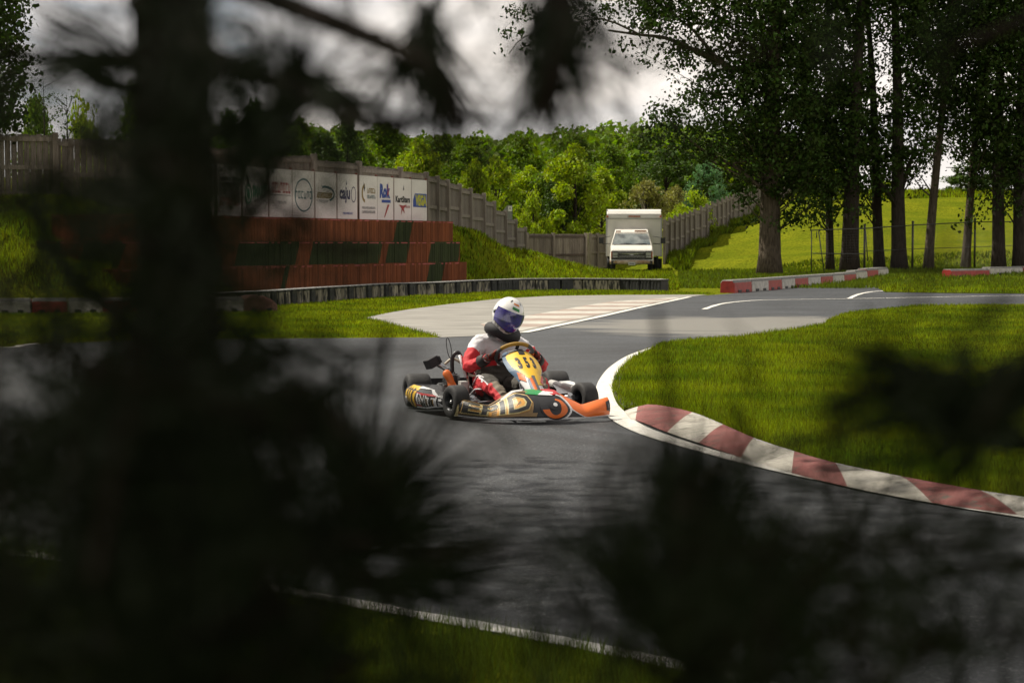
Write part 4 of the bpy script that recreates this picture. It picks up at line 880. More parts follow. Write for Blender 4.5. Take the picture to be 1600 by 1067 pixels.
def leaves(name, Cn, size, m, parent=None, droop=.2):
    n = len(Cn); a = rng.normal(size=(n, 3)); a /= np.linalg.norm(a, axis=1)[:, None]; b = rng.normal(size=(n, 3)); b -= (a * b).sum(1)[:, None] * a; b /= np.linalg.norm(b, axis=1)[:, None]
    a[:, 2] -= droop; s = size * rng.uniform(.6, 1.35, n)[:, None]
    V = np.stack([Cn - a * s * .5, Cn + b * s * .38 - a * s * .05, Cn + a * s * .6, Cn - b * s * .38 - a * s * .05], 1)
    return np_mesh(name, V.reshape(-1, 3), np.arange(4 * n).reshape(n, 4), m, parent)
def limb(mb, p, d, L_, r_, m, n=6, bend=.25, up=.15, seg=6):
    pts = [Vector(p)]; d = Vector(d).normalized()
    for k in range(seg):
        d = (d + Vector((random.uniform(-bend, bend), random.uniform(-bend, bend), random.uniform(-bend, bend) + up)) * .5).normalized(); pts.append(pts[-1] + d * L_ / seg)
    mb.tube(pts, [r_ * (1 - .8 * i / seg) for i in range(seg + 1)], m, n, caps=False); return pts
# --- poplars on the right, laid out from what each covers in the photo
OCC = {  # rows of 50 photo pixels from x=1000: how full of leaves
 -200: "0668888888888", -150: "0788888888888", -100: "3788889999999", -50: "7789999999999", 0: "8789989699999", 50: "3579998399999", 100: "0379989389989", 150: "3589999588989", 200: "5789999875898", 250: "0127998740677", 300: "0003553100232"}
poplars = [  # px of base, py of base, D, width px, top lean px, label, leaf columns
 (1202, 432, 74.0, 36, 6, 'largest poplar with a thick pale furrowed trunk beside the red and white blocks', 1000, 1262),
 (1297, 420, 77.0, 13, -10, 'thinnest poplar trunk rising behind the open gate frame', 1262, 1305),
 (1327, 424, 75.0, 28, 14, 'stout dark poplar just right of the gate frame', 1305, 1352),
 (1374, 420, 77.0, 17, -26, 'poplar leaning left between two stout dark trunks', 1352, 1385),
 (1405, 421, 76.0, 24, -14, 'dark poplar with a low forked limb on its left side', 1385, 1432),
 (1450, 420, 77.0, 15, 38, 'slim poplar leaning right with a bare sunlit-grey trunk', 1432, 1480),
 (1508, 418, 78.0, 14, 34, 'slender poplar leaning right beside a steel fence post', 1480, 1532),
 (1560, 419, 77.0, 21, -6, 'straight dark poplar second from the right edge', 1532, 1575),
 (1592, 419, 77.0, 20, -4, 'straight dark poplar at the right edge', 1575, 1652)]
cells = []
for y0, row in OCC.items():
    for i, ch in enumerate(row):
        o = int(ch) / 9.6
        if o > 0: cells.append((1000 + 50 * i, y0, -math.log(max(1 - o, .05))))
def poplar(bx, by, D, wpx, lean, label, c0, c1, mbark):
    x = XD(bx, D); z0 = tz(x, D); root = empty('poplar_tree', label, 'tree', (x, D, z0), 0, 'poplars beside the track'); s_ = F / D; r0 = wpx / s_ / 2; H = 15.5; ln = lean / s_
    mb = MB(); pts = []; rad = []
    for k in range(15):
        t = k / 14; pts.append(Vector((ln * (t * 1.2) ** 1.2 + .06 * math.sin(t * 9 + bx) * t, .1 * math.sin(t * 7), -.2 + t * H))); rad.append(r0 * (1.28 if k == 0 else (1.02 if k == 1 else 1)) * (1 - .8 * t ** 1.1))
    mb.tube(pts, rad, mbark, 14); tr_ = mb.build('trunk', root)
    def at(t): t = max(0, min(.999, t)) * 14; i = int(t); return pts[i].lerp(pts[i + 1], t - i)
    cen = []; tips = []
    lb = MB()
    for (cx_, cy_, dens) in cells:
        xa, xb = max(cx_, c0 - (18 if c0 > 1000 else 0)), min(cx_ + 50, c1 + 18)
        if xb <= xa: continue
        frac = (xb - xa) / 50 * (.75 if c0 > 1000 else 1)
        area = (50 / s_) ** 2 * frac; nleaf = int(dens * area / .0031); ncl = max(1, nleaf // 26)
        for q in range(ncl):
            px, py = random.uniform(xa, xb), cy_ + random.uniform(0, 50); dep = random.gauss(0, 1.1)
            p = PD(px, py, D + dep) - Vector((x, D, z0))
            if p.z < 1.6: continue
            tips.append(p); k = max(4, int(random.gauss(26, 8))); rr = random.uniform(.12, .34)
            g = rng.normal(0, rr, (k, 3)); g[:, 2] *= .8; cen.append(g + np.array(p))
    random.shuffle(tips)
    for p in tips[:max(10, len(tips) // 9)]:
        t = max(.12, min(.93, (p.z - .8 - .25 * math.hypot(p.x, p.y)) / H)); a = at(t); 
        mid = a.lerp(p, .5) + Vector((0, 0, random.uniform(-.25, .15))); mb_r = max(.012, .035 * (1 - t))
        lb.tube([a, mid, p], [mb_r * 1.6, mb_r, .006], mbark, 5, caps=False)
    return root, lb, cen, at, tr_, s_
for j, a in enumerate(poplars):
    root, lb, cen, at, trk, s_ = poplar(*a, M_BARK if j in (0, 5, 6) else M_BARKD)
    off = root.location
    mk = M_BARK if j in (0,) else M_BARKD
    def Q(px, py, dd=0): return PD(px, py, a[2] + dd) - off
    if j == 0:
        for path, r_ in [([(1188, 95), (1150, 110), (1118, 92), (1075, 75), (1040, 60), (1000, 55), (950, 48)], .16), ([(1120, 92), (1095, 62), (1080, 45), (1050, 20), (1030, -10)], .09),
                         ([(1196, 300), (1150, 262), (1100, 236), (1062, 205), (1040, 180)], .09), ([(1000, 55), (940, 30), (880, 42), (820, 58), (795, 85)], .05), ([(1180, 250), (1150, 255), (1120, 258), (1095, 235)], .05)]:
            pp = smooth_path([Q(x, y, -.4) for x, y in path], 3); lb.tube(pp, [r_ * (1 - .8 * i / len(pp)) for i in range(len(pp))], mk, 7, caps=False)
        for px, py, r_, k in [(800,22,.32,90),(792,50,.2,40),(815,66,.3,60),(850,68,.25,50),(862,30,.4,120),(905,58,.35,90),(930,25,.45,160),(965,12,.4,150),(990,40,.3,70),(1020,20,.35,120),(975,70,.22,40),(958,88,.15,18),(1005,5,.4,120),(1050,30,.35,100),(1075,95,.22,50),(1078,70,.2,36),(1040,180,.28,70),(1060,205,.3,90),(1045,235,.15,22),(1085,170,.25,60),(1098,150,.3,80),(1110,125,.3,80),(1075,225,.25,60),(1240,315,.25,80),(1232,335,.2,50),(1160,315,.15,16),(1000,-25,.5,160),(940,-20,.4,100),(900,20,.35,90)]:
            k = int(k * 1.3)
            # small sprays off a point, so that the edge stays ragged
            for q in range(max(1, k // 12)):
                c = np.array(Q(px, py, random.gauss(-.3, .4))) + rng.normal(0, r_, 3) * np.array([1, 1, .75]); cen.append(rng.normal(0, .13, (12, 3)) + c)
    if j == 4:
        pp = [Q(1402, 322), Q(1388, 302), Q(1376, 288), Q(1360, 270)]; lb.tube(pp, [.14, .11, .09, .06], mk, 7)
        pp = [Q(1407, 300), Q(1420, 260), Q(1432, 225)]; lb.tube(pp, [.12, .09, .05], mk, 7)
    if j == 6:
        for q in ([(1524, 250), (1500, 240), (1480, 220), (1470, 205)], [(1526, 280), (1500, 262), (1478, 262)]): lb.tube([Q(*c) for c in q], [.03, .022, .015, .01][:len(q)], mk, 5)
    if j == 5:
        for q in ([(1462, 262), (1445, 250), (1430, 253)], [(1464, 240), (1448, 232), (1432, 240)]): lb.tube([Q(*c) for c in q], [.022, .015, .008], mk, 5)
    lb.build('limbs', root); leaves('crown', np.concatenate(cen), .15, M_POP, root)

# --- broadleaf trees beyond the fences: several kinds, each with trunk and clumped crown
def bush_proto(name, seed, H, Wd, nl, size, m, trunk_h=.22, lobes=26, mb_=M_BARKD, yscale=1.0, top=1.0, dead=0):
    st0 = random.getstate(); random.seed(seed); root = bpy.data.objects.new(name, None); COL.objects.link(root); root.empty_display_size = .2
    mb = MB(); mb.tube([(0, 0, -.5), (.05, 0, H * .3), (-.05, .05, H * .6), (0, 0, H * .85)], [Wd * .03, Wd * .024, Wd * .015, .02], mb_, 8, caps=False)
    cen = []
    for q in range(lobes):
        t = random.random() ** .8; z = H * (trunk_h + (1 - trunk_h) * t); rmax = Wd / 2 * (math.sin(min(1, (t * .9 + .16)) * math.pi) ** .6) * (1 if t < .75 else top)
        a = random.uniform(0, 2 * math.pi); r_ = rmax * math.sqrt(random.uniform(.15, 1)); c = Vector((r_ * math.cos(a), r_ * math.sin(a) * yscale, z)); rr = random.uniform(.10, .19) * Wd
        mb.tube([(0, 0, z * .55), c * .6 + Vector((0, 0, z * .3)), c], [.04, .03, .01], mb_, 4, caps=False)
        k = nl // lobes; d = rng.normal(size=(k, 3)); d /= np.linalg.norm(d, axis=1)[:, None]; rad = rr * rng.uniform(.35, 1.12, (k, 1)) ** .5
        nzv = 1 + .35 * np.sin(d[:, :1] * 5 + q) * np.sin(d[:, 2:] * 6 + q * 2)
        pos = d * rad * nzv * np.array([1, 1, .8]) + np.array(c); cen.append(pos)
    mb.build('trunk', root)
    if dead:
        db = MB()
        for q in range(dead): limb(db, (random.uniform(-.2, .2) * Wd, 0, H * .2), (random.uniform(-.5, .5), 0, 1), H * .8, .035, mat('dead_wood', (.30, .26, .2), .8), 4, .5, .1)
        db.build('dead_limbs', root)
    leaves('crown', np.concatenate(cen), size, m, root, .1); random.setstate(st0); return root
KIND = {
 'bright': bush_proto('broadleaf_tree', 1, 6.0, 5.2, 9000, .24, M_YG, .12), 'mid': bush_proto('broadleaf_tree', 2, 7.5, 6.0, 9000, .26, M_MG, .12, 30),
 'deep': bush_proto('broadleaf_tree', 3, 8.5, 6.0, 9000, .26, M_DG, .12, 30, top=.6), 'blue': bush_proto('round_willow', 4, 5.5, 7.0, 11000, .20, M_BG, .05, 40),
 'olive': bush_proto('scrub_bush', 5, 4.5, 6.0, 6000, .20, M_OL, .05, 30, dead=10), 'tall': bush_proto('broadleaf_tree', 6, 10.5, 5.5, 8000, .26, M_DG, .12, 34, top=.45), 'low': bush_proto('leafy_bush', 8, 3.2, 4.6, 6000, .18, M_YG, .02, 24)}
spots = [ # kind, px, D, pyTop, px width, label
 ('bright', 655, 84, 232, 95, 'bright yellow-green tree rising behind the rightmost sponsor boards'),
 ('bright', 640, 76, 252, 50, 'small yellow-green tree nearest behind the end of the sponsor boards'),
 ('mid', 600, 100, 205, 110, 'mid green tree behind the middle sponsor boards'),
 ('tall', 545, 92, 182, 66, 'upright dark tree with a pointed top left of the yellow-green tree'),
 ('deep', 505, 96, 215, 90, 'dark green tree above the oval ring board'),
 ('mid', 450, 96, 212, 90, 'dim green tree above the left sponsor boards'),
 ('deep', 400, 84, 168, 80, 'dark feathery-topped tree right of the near trunk'),
 ('tall', 360, 90, 180, 80, 'dark tall tree immediately right of the near trunk'),
 ('mid', 735, 104, 238, 105, 'leafy tree right of the bright yellow-green tree'),
 ('bright', 742, 90, 262, 62, 'light green young tree leaning over the stepping-down fence'),
 ('bright', 775, 97, 255, 70, 'pale green tree in the middle of the gap above the fence'),
 ('mid', 815, 112, 225, 100, 'tall mid green tree above the grey cabinet'),
 ('bright', 828, 100, 268, 70, 'bright green tree just right of the grey cabinet'),
 ('low', 834, 95, 310, 62, 'low leafy bush directly above the straight fence'),
 ('low', 765, 93, 316, 50, 'low pale bush left of the grey cabinet'),
 ('mid', 882, 99, 232, 92, 'tall leafy tree left of the white truck'),
 ('bright', 898, 97, 240, 100, 'bright green tree touching the left side of the white truck'),
 ('deep', 862, 97, 290, 66, 'dark green shady tree above the straight fence'),
 ('bright', 940, 114, 270, 70, 'yellow-green tree rising behind the white truck'),
 ('mid', 955, 130, 236, 90, 'broad green tree standing far behind the white truck'),
 ('olive', 1010, 112, 290, 80, 'olive scrub with pale dead branches right of the truck roof'),
 ('olive', 1055, 116, 298, 60, 'olive scrub beside the climbing fence'),
 ('blue', 1104, 128, 262, 76, 'round blue-green willow above the climbing fence'),
 ('low', 1085, 110, 305, 70, 'bright low bush leaning on the climbing fence'),
 ('deep', 1040, 150, 238, 95, 'dark tree behind the olive scrub'),
 ('mid', 1000, 160, 222, 90, 'hazy green tree on the slope behind the truck'),
 ('deep', 1130, 165, 232, 90, 'dark tree behind the largest poplar'),
 ('bright', 1285, 132, 262, 60, 'sunlit green tree glimpsed between the first two poplar trunks'),
 ('bright', 1385, 176, 288, 60, 'small light green tree on the hilltop between poplar trunks'),
 ('deep', 1532, 150, 240, 100, 'dark hilltop tree behind the rightmost poplars'),
 ('deep', 1590, 156, 250, 90, 'dark hilltop tree at the right edge'),
 ('deep', 1498, 190, 272, 34, 'distant small dark tree on the hill crest'),
 ('low', 130, 70, 186, 90, 'sunlit bush overtopping the fence at the far left'),
 ('mid', 215, 72, 150, 70, 'leafy sapling group behind the fence left of the near trunk'),
 ('mid', 60, 66, 168, 70, 'dim green bush behind the fence near the left edge'),
 ('deep', 300, 76, 178, 90, 'dark bush mostly hidden by the near trunk'),
 ('mid', 690, 128, 222, 100, 'green tree further back above the stepping-down fence'),
 ('mid', 900, 140, 222, 100, 'green tree further back left of the truck'),
]
used = set()
for kd, px, D, ytop, wpx, lab in spots:
    pr = KIND[kd]; first = kd not in used; used.add(kd)
    if first: o = pr
    else: o = copy_tree(pr)
    x = XD(px, D); zb = tz(x, D) - .1; H0 = {'bright':6.0,'mid':7.5,'deep':8.5,'blue':5.5,'olive':4.5,'tall':10.5,'low':3.2}[kd]; W0 = {'bright':5.2,'mid':6.0,'deep':6.0,'blue':7.0,'olive':6.0,'tall':5.5,'low':4.6}[kd]
    o.location = (x, D, zb); sz = max(.3, (PD(px, ytop, D).z - zb) / H0); sx = wpx * 1.1 / F * D / W0
    o.scale = (sx, sx * random.uniform(.8, 1.1), sz); o.rotation_euler = (0, 0, random.uniform(0, 6.28))
    tag(o, lab, 'bush' if kd in ('low', 'olive') else 'tree', 'trees and bushes beyond the fences')
# far wooded ridge: one mass
C_ = []; 
for D0, ztop, n in ((170, 228, 90), (230, 219, 110), (300, 213, 120)):
    for q in range(n):
        px = random.uniform(180, 1280); D = D0 + random.uniform(-14, 14); yt = ztop + random.gauss(0, 5) + (8 if D0 < 200 else 0) + 10 * math.sin(px * .011)
        top = PD(px, yt, D); r_ = random.uniform(2.4, 4.6) * D0 / 230; x, z = top.x, top.z - r_
        k = 420; d = rng.normal(size=(k, 3)); d /= np.linalg.norm(d, axis=1)[:, None]; d[:, 2] = np.where(d[:, 2] < -.4, -d[:, 2], d[:, 2])
        nzv = 1 + .25 * np.sin(d[:, :1] * 6 + q) * np.sin(d[:, 2:] * 7 + q); p = d * r_ * nzv * rng.uniform(.8, 1.08, (k, 1)) * np.array([1.1, 1.1, 1]); C_.append(p + np.array((x, D, z)))
        p2 = p[:140] * np.array([1.0, 1, .8]) + np.array((x + random.uniform(-2, 2), D - 3, z - r_ * 1.3)); C_.append(p2)
        C_.append(p[140:240] * np.array([1.1, 1, .8]) + np.array((x + random.uniform(-2, 2), D - 6, z - r_ * 2.4)))
tag(leaves('far_woods', np.concatenate(C_), .75, M_MG), kind='stuff')
# dark leafy tree at the far left edge
D = 46; x = XD(-70, D); root = empty('leafy_tree', 'dark leafy tree hanging in at the upper left corner', 'tree', (x, D, tz(x, D))); off = root.location
mb = MB(); mb.tube([(0, 0, -.3), (.1, 0, 3), (0, .1, 7), (.1, 0, 11)], [.28, .22, .15, .05], M_BARKD, 10); mb.build('trunk', root); cen = []; lb = MB()
for q in range(330):
    py = random.uniform(-180, 205); edge = 22 + 26 * math.sin(py * .035 + 1) ** 2 - max(0, (py - 130) * .1); px = edge - abs(random.gauss(0, 60)); p = np.array(PD(px, py, D + random.gauss(0, 1)) - off); cen.append(rng.normal(0, .2, (24, 3)) + p)
    if q % 14 == 0: lb.tube([(0, 0, p[2] * .7), tuple(p * .6 + np.array((0, 0, p[2] * .25))), tuple(p)], [.05, .03, .01], M_BARKD, 5, caps=False)
lb.build('limbs', root); leaves('crown', np.concatenate(cen), .13, M_POP, root)
# sparse saplings above the fence at left
for px, ytop, lab in [(72, 122, 'thin half-bare sapling rising over the fence near the left edge'), (108, 148, 'shorter thin sapling rising over the fence at the far left')]:
    D = 52; x = XD(px, D); root = empty('sapling', lab, 'tree', (x, D, tz(x, D)), 0, 'thin saplings over the fence'); off = root.location; top = PD(px, ytop, D) - off
    mb = MB(); mb.tube([(0, 0, -.2), (.03, 0, top.z * .5), (0, 0, top.z)], [.035, .025, .006], M_BARKD, 6); cen = []
    for q in range(16):
        z = top.z * random.uniform(.45, .98); e = Vector((random.uniform(-.5, .5), random.uniform(-.3, .3), z + random.uniform(.1, .4))); mb.tube([(0, 0, z - .15), e], [.01, .004], M_BARKD, 4, caps=False); cen.append(rng.normal(0, .1, (9, 3)) + np.array(e))
    mb.build('trunk', root); leaves('crown', np.concatenate(cen), .09, M_DG, root)
# ================================================================ KART AND DRIVER
KR = R(195.7); KO = (-.07, 14.57, .012)
kart = empty('go_kart', 'black and orange racing kart with a yellow number plate rounding the bend', 'go-kart', KO, KR)
def paint(name, r, g, b_, **k): return mat('kart_' + name, (r, g, b_), k.get('rough', .48), coat=k.get('coat', .2), spec=.35, var=k.get('var', 0))
KB, KOR, KWH, KYE, KGO, KGR = paint('black', .012, .012, .014), paint('orange', .62, .13, .015), paint('white', .62, .62, .62), paint('yellow', .70, .42, .02), paint('gold', .55, .27, .05), paint('green', .02, .25, .07)
KRD, KCR, KBL, KGY, KPK = paint('red', .45, .02, .02), paint('cream', .50, .42, .20), paint('steelblue', .05, .10, .17), paint('grey', .10, .10, .105), paint('dimgold', .24, .15, .06)
K_TY = mat('kart_rubber', (.022, .021, .021), .75, var=.3, vscale=14, bump=.15); K_RIM = mat('kart_rim', (.05, .05, .055), .35, metal=.7); K_MET = mat('kart_steel', (.45, .45, .46), .3, metal=.9)
K_ENG = mat('engine_cast', (.10, .10, .10), .5, metal=.5, var=.3, vscale=20); K_FOAM = mat('air_box', (.02, .02, .022), .8); K_HOSE = mat('pale_hose', (.5, .44, .34), .5); K_TAN = mat('tan_guard', (.30, .23, .15), .7, var=.2)
# --- wheels
def wheel(x, y, r_, w_, steer=0.0):
    side = 1 if x > 0 else -1; T = Matrix.Translation((x, y, r_)) @ Matrix.Rotation(steer, 4, 'Z') @ Matrix.Rotation(R(90), 4, 'Y')
    mb = MB(); h = w_ / 2
    mb.lathe([(.066, -h * .86), (.075, -h), (r_ * .80, -h * 1.0), (r_ * .93, -h * .93), (r_ * .985, -h * .78), (r_, -h * .5), (r_, h * .5), (r_ * .985, h * .78), (r_ * .93, h * .93), (r_ * .80, h), (.075, h), (.066, h * .86)], K_TY, 36, T)
    o = mb.build('wheel', kart)
    mb = MB(); mb.lathe([(.070, -h * .95), (.064, -h * .9), (.058, -h * .4), (.05, 0), (.058, h * .4), (.064, h * .9), (.070, h * .95)], K_RIM, 28, T)
    mb.lathe([(0, h * .55 * side), (.02, h * .55 * side), (.024, h * .3 * side), (.052, h * .25 * side)][::side], K_RIM, 20, T)
    for k in range(3): a = k * 2.094; mb.box((.034 * math.cos(a), .034 * math.sin(a), side * h * .36), (.012, .012, .02), K_MET, M=T)
    mb.tube([(0, 0, h * .5 * side), (0, 0, h * .8 * side)], .011, K_MET, 8, M=T)
    mb.build('rim', o)
FS = R(13)
wheel(.525, .52, .130, .13, FS); wheel(-.525, .52, .130, .13, FS); wheel(.60, -.52, .140, .20); wheel(-.60, -.52, .140, .20)
# --- frame, axle, floor
mb = MB(); fr = K_MET
for sx in (-1, 1):
    mb.tube(smooth_path([(sx * .30, -.62, .06), (sx * .32, -.2, .055), (sx * .28, .2, .055), (sx * .20, .5, .055), (sx * .17, .72, .06)], 4), .015, KB, 8)
    mb.tube([(sx * .2, .5, .06), (sx * .38, .52, .09), (sx * .46, .52, .12)], .014, KB, 8)
mb.tube([(-.17, .72, .06), (.17, .72, .06)], .015, KB, 8); mb.tube([(-.32, -.2, .055), (.32, -.2, .055)], .015, KB, 8); mb.tube([(-.3, -.6, .06), (.3, -.6, .06)], .015, KB, 8); mb.build('chassis', kart)
mb = MB(); mb.poly([(-.26, -.1, .042), (.26, -.1, .042), (.2, .45, .042), (.17, .74, .042), (-.17, .74, .042), (-.2, .45, .042)], KGY, .006); mb.build('floor_tray', kart)
mb = MB(); mb.tube([(-.66, -.52, .14), (.66, -.52, .14)], .025, fr, 14); mb.build('rear_axle', kart)
mb = MB(); T = Matrix.Translation((.12, -.52, .14)) @ Matrix.Rotation(R(90), 4, 'Y'); mb.lathe([(.03, -.006), (.10, -.006), (.10, .006), (.03, .006)], fr, 28, T); mb.build('brake_disc', kart)
mb = MB()
for sx in (-1, 1): mb.tube([(sx * .44, .52, .13), (sx * .36, .52, .135)], .03, K_MET, 10); mb.tube([(sx * .40, .50, .10), (sx * .40, .54, .17)], .02, K_MET, 8); mb.tube([(sx * .42, .46, .11), (sx * .03, .34, .12)], .008, K_MET, 6)
mb.build('steering_knuckle', kart)
# rear bumper
mb = MB(); mb.grid(lambda u, v: ((u - .5) * 1.36, -.74 - .05 * math.sin(math.pi * v) + .05 * abs(2 * u - 1) ** 3, .06 + v * .16), 20, 6, KB); mb.grid(lambda u, v: ((.5 - u) * 1.36, -.69 + .05 * abs(2 * u - 1) ** 3, .06 + v * .16), 20, 2, KB); mb.build('rear_bumper', kart)
# --- nose fairing
def lerpk(x, xs, ys): return float(np.interp(x, xs, ys))
def S_nose(u, v):        # u: -1 (kart's left) .. 1 (kart's right); v: 0 lower lip .. 1 top edge
    a = abs(u); v = max(0., min(1., v)); e_ = .60 if u > 0 else .88; yf = e_ + (1.10 - e_) * max(0., 1 - a * a) ** .9
    zt = lerpk(a, [0, .28, .42, .62, .82, 1.0], [.235, .230, .18, .115, .145, .165])
    back = lerpk(a, [0, .35, .6, 1.0], [.30, .26, .13, .05])
    y = yf - back * v ** 1.6 + .028 * math.sin(math.pi * min(1, max(0, v))) * (1 + .5 * math.sin(a * 9)); z = .028 + (zt - .028) * (1 - (1 - v) ** 1.35)
    return ((.56 if u > 0 else .61) * u, y, z)
mb = MB(); mb.grid(lambda i, j: S_nose(1 - 2 * i, j), 112, 20, KB)
cu = [i / 28 - 1 for i in range(57)]; cv = [.1 * i for i in range(1, 10)]
def dn(polys, m, lay=1): mb.decal(poly_bm([[(-a, b_) for a, b_ in p] for p in polys]), lambda u, v: S_nose(-u, v), m, .0022 * lay, cu, cv)
# side edge band, orange left part and hump
dn([[(-1, .02), (-.62, .02), (-.55, .12), (-.40, .35), (-.36, .6), (-.30, .8), (-.05, .98), (-.3, 1.0), (-1, 1.0)]], KOR, 1)
dn([[(-.615, .02), (-.55, .12), (-.395, .35), (-.355, .6), (-.29, .8), (-.33, .8), (-.39, .6), (-.43, .36), (-.58, .10), (-.66, .02)]], KWH, 2)
dn([[(-1, 0), (1, 0), (1, .05), (-1, .05)]], KWH, 2)
dn([[(.965, .0), (1, 0), (1, 1), (.965, 1)]], KCR, 2)
dn([[(.96, .95), (.6, .93), (.3, .9), (.1, .86), (.1, .9), (.35, .97), (.6, 1.0), (1.0, 1.0)]], KPK, 2)
dn([[(.14, .80), (-.02, .74), (-.16, .86), (-.02, 1.0), (.10, 1.0)]], KGR, 2); dn([[(-.02, .74), (-.2, .72), (-.24, .84), (-.12, .9)]], KWH, 3); dn([[(-.2, .74), (-.32, .78), (-.3, .95), (-.2, 1.0), (-.1, .98)]], KRD, 3)
dn([[(.5, .80), (.15, .92), (.15, .95), (.5, .84)], [(.45, .87), (.12, .97), (.12, 1.0), (.45, .9)]], KWH, 3)
# eye
dn(ring_poly(-.17, .36, .245, .42, .03, 110, 250, 16), KWH, 3)
dn([ellipse(-.19, .33, .20, .33, 24)], KB, 3)
dn(ring_poly(-.18, .32, .165, .28, .085, 100, 350, 20), KOR, 4); dn([ellipse(-.18, .40, .08, .15, 18)], KB, 5); dn([ellipse(-.185, .41, .026, .055, 12)], KWH, 6)
# lettering EPID and flashes
def dt(S_, txt, x0, y0, x1, y1, m, lay, bold, shear=.0, cu_=cu, cv_=cv): mb.decal(text_bm(txt, x0, y0, x1, y1, bold, shear), S_, m, .0022 * lay, cu_, cv_)
Sf = lambda u, v: S_nose(-u, v)
dn([[(.97, .12), (.08, .10), (.06, .2), (.97, .24)]], KPK, 2)
dn([[(.93, .82), (.70, .86), (.52, .62), (.40, .86), (.16, .80), (.09, .5), (.13, .2), (.5, .16), (.93, .2), (.85, .5)]], KPK, 2)
dt(Sf, 'EPID', -.93, .18, -.10, .84, KGO, 3, .13, .06); dt(Sf, 'EPID', -.925, .2, -.11, .82, KCR, 4, .055, .06); dt(Sf, 'EPID', -.92, .23, -.12, .79, KB, 5, .018, .06)
# folds of the wing tip, their shade painted in black and grey
dn([[(-.93, .3), (-.99, .2), (-.99, .75), (-.93, .7)]], KB, 3); dn([[(-.945, .4), (-.975, .35), (-.975, .55), (-.945, .55)]], KGY, 4)
nose = mb.build('nose_fairing', kart)
s_ = nose.modifiers.new('thick', 'SOLIDIFY'); s_.thickness = .004; s_.offset = -1
mb = MB(); mb.tube(smooth_path([(-.33, .80, .09), (-.2, .86, .09), (.2, .86, .09), (.33, .80, .09)], 4), .011, K_MET, 8); mb.tube([(-.2, .86, .09), (-.17, .72, .06)], .011, K_MET, 8); mb.tube([(.2, .86, .09), (.17, .72, .06)], .011, K_MET, 8); mb.build('front_bumper_bar', kart)
# --- side pods
def pod(side):
    def S_(u, v):        # u 0 rear .. 1 front
        x = lerpk(u, [0, .25, .7, 1], [.705, .70, .625, .515]); y = -.36 + .71 * u; zt = lerpk(u, [0, .3, .8, 1], [.205, .205, .18, .165]); zb = lerpk(u, [0, .2, .6, 1], [.06, .035, .03, .055])
        return (side * (x + .035 * math.sin(math.pi * min(1, max(0, v))) - .06 * max(0, v - .8) * 5 * .6), y, zb + (zt - zb) * v)
    mb_ = MB()
    mb_.grid((lambda i, j: S_(i, j)) if side > 0 else (lambda i, j: S_(1 - i, j)), 48, 16, KB)
    mb_.grid((lambda i, j: (S_(i, 1)[0] * (1 - .3 * j), S_(i, 1)[1], S_(i, 1)[2] - .01 * j)) if side > 0 else (lambda i, j: (S_(1 - i, 1)[0] * (1 - .3 * j), S_(1 - i, 1)[1], S_(1 - i, 1)[2] - .01 * j)), 16, 2, KB if side > 0 else KWH)
    return mb_, S_
mb, Sp = pod(1); cu2 = [i / 24 for i in range(25)]; cv2 = [.125 * i for i in range(1, 8)]
def dp(polys, m, lay): mb.decal(poly_bm(polys), Sp, m, .0022 * lay, cu2, cv2)
dp([[(.0, .02), (.32, .02), (.38, .98), (.06, .98)]], KYE, 1)
for k in range(3): dp([[(.07 + .085 * k, .02), (.105 + .085 * k, .02), (.145 + .085 * k, .85), (.11 + .085 * k, .9)]], KB, 2)
dp([[(.33, .9), (.6, .98), (.98, .55), (.98, .62), (.66, 1.0), (.36, 1.0)], [(.33, .0), (.6, .06), (.98, .22), (.98, .28), (.6, .14), (.35, .08)]], KWH, 2)
dp([[(.38, .75), (.75, .82), (.95, .6), (.7, .72), (.4, .66)], [(.34, .14), (.5, .1), (.45, .35), (.36, .4)]], KRD, 2)
for m_, l_, b_ in ((KPK, 3, .12), (KWH, 4, .075), (KB, 5, .0)): mb.decal(text_bm('INTR', .37, .2, .97, .72, b_, .02), Sp, m_, .0012 * l_, cu2, cv2)
mb.build('side_pod', kart)
mb, Sp = pod(-1); mb.build('side_pod', kart)
mb = MB(); mb.tube([(-.50, -.30, .19), (-.50, .34, .19)], .032, mat('pale_tube', (.55, .53, .5), .35, metal=.3), 12); mb.tube([(.50, -.28, .08), (.50, .3, .08)], .012, K_MET, 8); mb.build('pod_rail', kart)
# --- steering wheel and number panel
SW = Vector((-.035, .20, .468)); TS = Matrix.Translation(SW) @ Matrix.Rotation(R(42), 4, 'X')
K_SUE = mat('suede_grip', (.07, .07, .075), .8); K_GOLD2 = mat('grip_ochre', (.30, .17, .02), .7)
mb = MB()
for a0, a1, m_ in ((-35, 35, K_SUE), (35, 125, K_GOLD2), (125, 168, K_SUE), (168, 185, KOR), (185, 325, K_SUE)):
    mb.tube([(.150 * math.cos(R(a0 + (a1 - a0) * i / 12)), .150 * math.sin(R(a0 + (a1 - a0) * i / 12)) * (.93), 0) for i in range(13)], .0165, m_, 10, M=TS)
swo = mb.build('steering_wheel', kart)
mb = MB()
for a in (90, 205, 335): mb.box((.075 * math.cos(R(a)), .075 * math.sin(R(a)), -.01), (.15, .028, .006), KB, rz=R(a), M=TS)
mb.lathe([(0, .02), (.045, .015), (.05, -.03), (0, -.03)], KB, 18, TS); mb.build('spokes', swo)
mb = MB(); mb.tube([SW, (-.0, .62, .10)], .011, K_MET, 8); mb.build('steering_column', kart)
